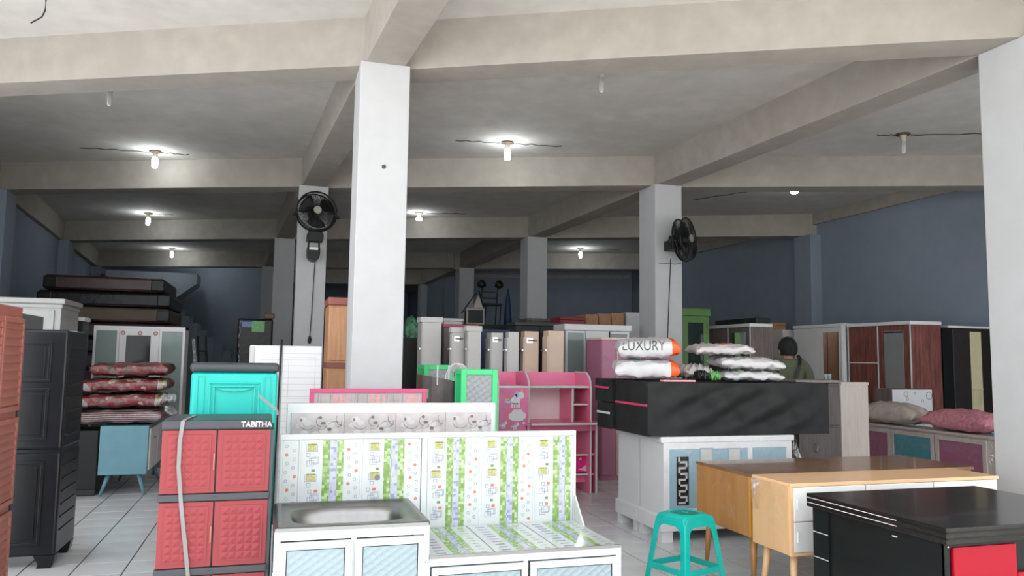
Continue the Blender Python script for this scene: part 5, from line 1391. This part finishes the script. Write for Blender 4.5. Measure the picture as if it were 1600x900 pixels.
# chest beside the mattress
c0 = aY(1289, 598, 6.62); c1_ = aY(1312, 598, 6.62)
t = thing('chest', 'grey brown wood chest with a flat top beyond the end of the black mattress', 'chest', (c0.x-.33, 6.62, 0)); ww = c1_.x-c0.x+.33
hC = 1.335
B(0, ww, .02, .40, 0, hC-.035).build('body', M_DKTAUPE, t); B(-.02, ww+.01, -.01, .42, hC-.025, hC).build('top', M_TAUPE, t, bevel=.003)
for z0, z1 in ((.10, .45), (.47, .86), (.885, hC-.06)):
    d = B(.01, ww-.01, 0, .02, z0, z1).build('drawer', M_DKTAUPE, t, bevel=.003); handle_bar(d, ww*.4, (z0+z1)/2-.04, (z0+z1)/2+.04, 0)
for k, dx in enumerate((.12, .165)):
    mb = MB().lathe([(.017, hC), (.02, hC+.05), (.018, hC+.06)], dx+.32, .12, 10).build('drinking_glass', M_GLASSW, None, True); mb.location = (c0.x-.33+.0, 6.62, .001)
    tag(mb, 'small clear glass standing on the grey brown chest', 'glass', 'glasses on the chest')
# pale headboard
h0, h1 = aY(1313, 597, 7.05), aY(1356, 597, 7.05)
t = thing('headboard', 'pale greige wood headboard between the chest and the long cabinet', 'headboard', (h0.x, 7.05, 0)); B(0, h1.x-h0.x, 0, .03, .0, h0.z).build('board', M_PALEWOOD, t, bevel=.004)
B(-.0, h1.x-h0.x, -.012, 0, h0.z-.03, h0.z-.002).build('top_rail', M_PALEWOOD, t); B(.0, h1.x-h0.x, .03, .35, 0, .55).build('ledge', M_PALEWOOD, t)
# printed drawer cabinet
c0, c1_ = aY(1386, 610, 8.72), aY(1440, 610, 8.72)
t = thing('drawer_cabinet', 'small cabinet with a white circle-printed front and dark wood side behind the pillows', 'cabinet', (c0.x, 8.30, 0))
ww = min(.52, aY(1440, 610, 8.30).x-aY(1386, 610, 8.30).x); X0 = aY(1386, 610, 8.30).x
t.location = (max(X0, XM+.36), 8.30, 0); ww = XR-.03-t.location.x; hC = aY(1386, 608, 8.30).z
B(0, ww, .015, .33, 0, hC).build('body', M_GREYWOOD, t)
for k in range(4):
    z1 = hC-.005-k*.29; d = B(0.0, ww, 0, .015, z1-.28, z1).build('drawer', M_WHITE, t, bevel=.002)
    mb = MB()
    for q, (fx, fz, r) in enumerate(((.10, .18, .028), (.33, .06, .034), (.36, .12, .022), (.56, .05, .016), (.75, .15, .02), (.92, .08, .05))):
        mb.mat(q % 2).ringxz(fx*ww, z1-fz, r, r-.006, -.002, -.0003, 16)
    mb.build('circle_print', [M_TERRA, M_FLINE], d)
# blue folded box by the right column
p = aY(1538, 650, 7.2)
o = B(XM+.345, XM+.62, 6.72, 7.1, 0, .0).build('x', M_CYAN); bpy.data.objects.remove(o)
t = thing('crate', 'sky blue plastic crate beyond the pink pillow', 'crate', (XM+.62, 7.15, 0)); B(-.24, .24, -.28, .28, 0, .86).build('box', M_CYAN, t, bevel=.01); B(-.25, .25, -.29, .29, .86, .90).build('lid', M_CYAN, t, bevel=.008)

# ================================================================ PERSON
def skin_mesh(name, joints, edges, mat, parent, sub=2):
    me = bpy.data.meshes.new(name); me.from_pydata([j[0] for j in joints], edges, []); me.materials.append(mat)
    o = bpy.data.objects.new(name, me); COL.objects.link(o); o.parent = parent
    sk = o.modifiers.new('skin', 'SKIN'); sk.use_smooth_shade = True
    if not me.skin_vertices: me.skin_vertices.new()
    for i, j in enumerate(joints):
        r = j[1] if isinstance(j[1], tuple) else (j[1], j[1]); me.skin_vertices[0].data[i].radius = r
    me.skin_vertices[0].data[0].use_root = True
    s = o.modifiers.new('subsurf', 'SUBSURF'); s.levels = s.render_levels = sub
    return o
pc = aY(1231, 540, 7.6)
t = thing('person', 'person seen from behind in an olive green shirt with a black shoulder strap', 'person', (pc.x, 7.6, 0), math.radians(-14)); t.scale = (1.04, 1.04, 1.04)
# faces local +y; z up
J = [((0, 0, .95), .10), ((0, 0, 1.12), .095), ((0, .0, 1.30), .10), ((0, -.01, 1.42), .085), ((0, .0, 1.48), .055), ((0, .01, 1.51), .055),
     ((-.13, -.01, 1.43), .065), ((-.20, -.01, 1.38), .052), ((-.23, .0, 1.12), .042), ((-.22, .10, .90), .032), ((-.22, .15, .84), .028),
     ((.13, -.01, 1.43), .065), ((.20, -.01, 1.38), .052), ((.23, .0, 1.12), .042), ((.22, .10, .90), .032), ((.22, .15, .84), .028),
     ((-.10, 0, .88), .085), ((-.11, .01, .48), .055), ((-.11, -.01, .09), .04), ((-.12, .12, .04), .035),
     ((.10, 0, .88), .085), ((.11, .01, .48), .055), ((.11, -.01, .09), .04), ((.12, .12, .04), .035),
     ((0, .02, 1.555), .072), ((0, .015, 1.62), .082), ((0, .01, 1.675), .06)]
E_ = [(0, 1), (1, 2), (2, 3), (3, 4), (4, 5), (5, 24), (24, 25), (25, 26), (3, 6), (6, 7), (7, 8), (8, 9), (9, 10), (3, 11), (11, 12), (12, 13), (13, 14), (14, 15),
      (0, 16), (16, 17), (17, 18), (18, 19), (0, 20), (20, 21), (21, 22), (22, 23)]
# hands: fingers as short chains
for sx, wrist in ((-1, 10), (1, 15)):
    bx, by, bz = J[wrist][0]
    for k in range(4):
        o0 = len(J); ox = (k-1.5)*.018
        J += [((bx+ox, by+.05, bz-.03), .010), ((bx+ox, by+.075-.004*abs(k-1.5), bz-.065), .009), ((bx+ox, by+.07, bz-.095+.006*abs(k-1.5)), .008)]
        E_ += [(wrist, o0), (o0, o0+1), (o0+1, o0+2)]
    o0 = len(J); J += [((bx-sx*.035, by+.02, bz-.02), .011), ((bx-sx*.05, by+.045, bz-.045), .009)]; E_ += [(wrist, o0), (o0, o0+1)]
body = skin_mesh('body', J, E_, M_SKIN, t)
S = [((0, 0, .90), (.165, .12)), ((0, 0, 1.10), (.155, .12)), ((0, -.005, 1.28), (.175, .125)), ((0, -.01, 1.40), (.15, .11)), ((0, 0, 1.475), (.07, .07)),
     ((-.13, -.01, 1.425), .085), ((-.205, -.01, 1.37), .072), ((-.235, -.0, 1.18), .066), ((-.24, .02, 1.06), .062),
     ((.13, -.01, 1.425), .085), ((.205, -.01, 1.37), .072), ((.235, -.0, 1.18), .066), ((.24, .02, 1.06), .062)]
skin_mesh('shirt', S, [(0, 1), (1, 2), (2, 3), (3, 4), (3, 5), (5, 6), (6, 7), (7, 8), (3, 9), (9, 10), (10, 11), (11, 12)], M_SHIRT, t)
Tj = [((0, 0, .93), (.155, .115)), ((-.10, 0, .84), .095), ((-.11, .01, .48), .075), ((-.11, -.01, .10), .06), ((.10, 0, .84), .095), ((.11, .01, .48), .075), ((.11, -.01, .10), .06)]
skin_mesh('trousers', Tj, [(0, 1), (1, 2), (2, 3), (0, 4), (4, 5), (5, 6)], M_TROUS, t)
for sx in (-1, 1): MB().loft([sup(sx*.115, .06, .05, .14, 2.6, 20, .0), sup(sx*.115, .06, .052, .142, 2.6, 20, .03), sup(sx*.115, .02, .045, .09, 2.4, 20, .085)]).build('shoe', M_SHOE, t, True)
# hair cap, ears, face
def hair(u, v):
    th_ = v*math.pi*.74; ph = u*2*math.pi
    n = .004*math.sin(23*ph)+.004*math.sin(17*ph+9*th_)
    yy = math.sin(ph); drop = 1.0 if yy < .1 else 1-.62*(yy-.1)
    th2 = th_*drop
    return (math.sin(th2)*math.cos(ph)*(.098+n), .0+math.sin(th2)*math.sin(ph)*(.112+n), 1.607+math.cos(th2)*(.120+n))
MB().grid(48, 20, hair).build('hair', M_HAIR, t, True)
for sx in (-1, 1):
    MB().loft([[(sx*(.086+.012*k), .01+.018*math.cos(q)*(1-.15*k), 1.567+.03*math.sin(q)*(1-.15*k)) for q in [i*.6283 for i in range(10)]] for k in range(2)]).build('ear', M_SKIN, t, True)
    MB().lathe([(.004, 1.559), (.012, 1.564), (.012, 1.574), (.004, 1.579)], sx*.032, .092, 8).build('eye', M_WHITE, t, True)
MB()._add([(-.014, .095, 1.532), (.014, .095, 1.532), (0, .122, 1.534), (0, .093, 1.577)], [(0, 1, 2), (0, 2, 3), (1, 3, 2)]).build('nose', M_SKIN, t)
B(-.022, .022, .085, .093, 1.502, 1.510).build('mouth', M_TERRA, t)
# strap across the back
mb = MB(); vs = []
pts = [(.10, -.02, 1.525), (.095, -.09, 1.49), (.075, -.128, 1.42), (.045, -.142, 1.33), (.01, -.145, 1.22), (-.03, -.138, 1.10), (-.08, -.125, .98), (-.12, -.10, .92)]
for p_ in pts: vs += [(p_[0]-.018, p_[1], p_[2]-.006), (p_[0]+.018, p_[1], p_[2]+.006)]
mb._add(vs, [(2*i, 2*i+1, 2*i+3, 2*i+2) for i in range(len(pts)-1)]); o = mb.build('shoulder_strap', M_BLACKPL, t); s_ = o.modifiers.new('thickness', 'SOLIDIFY'); s_.thickness = .006
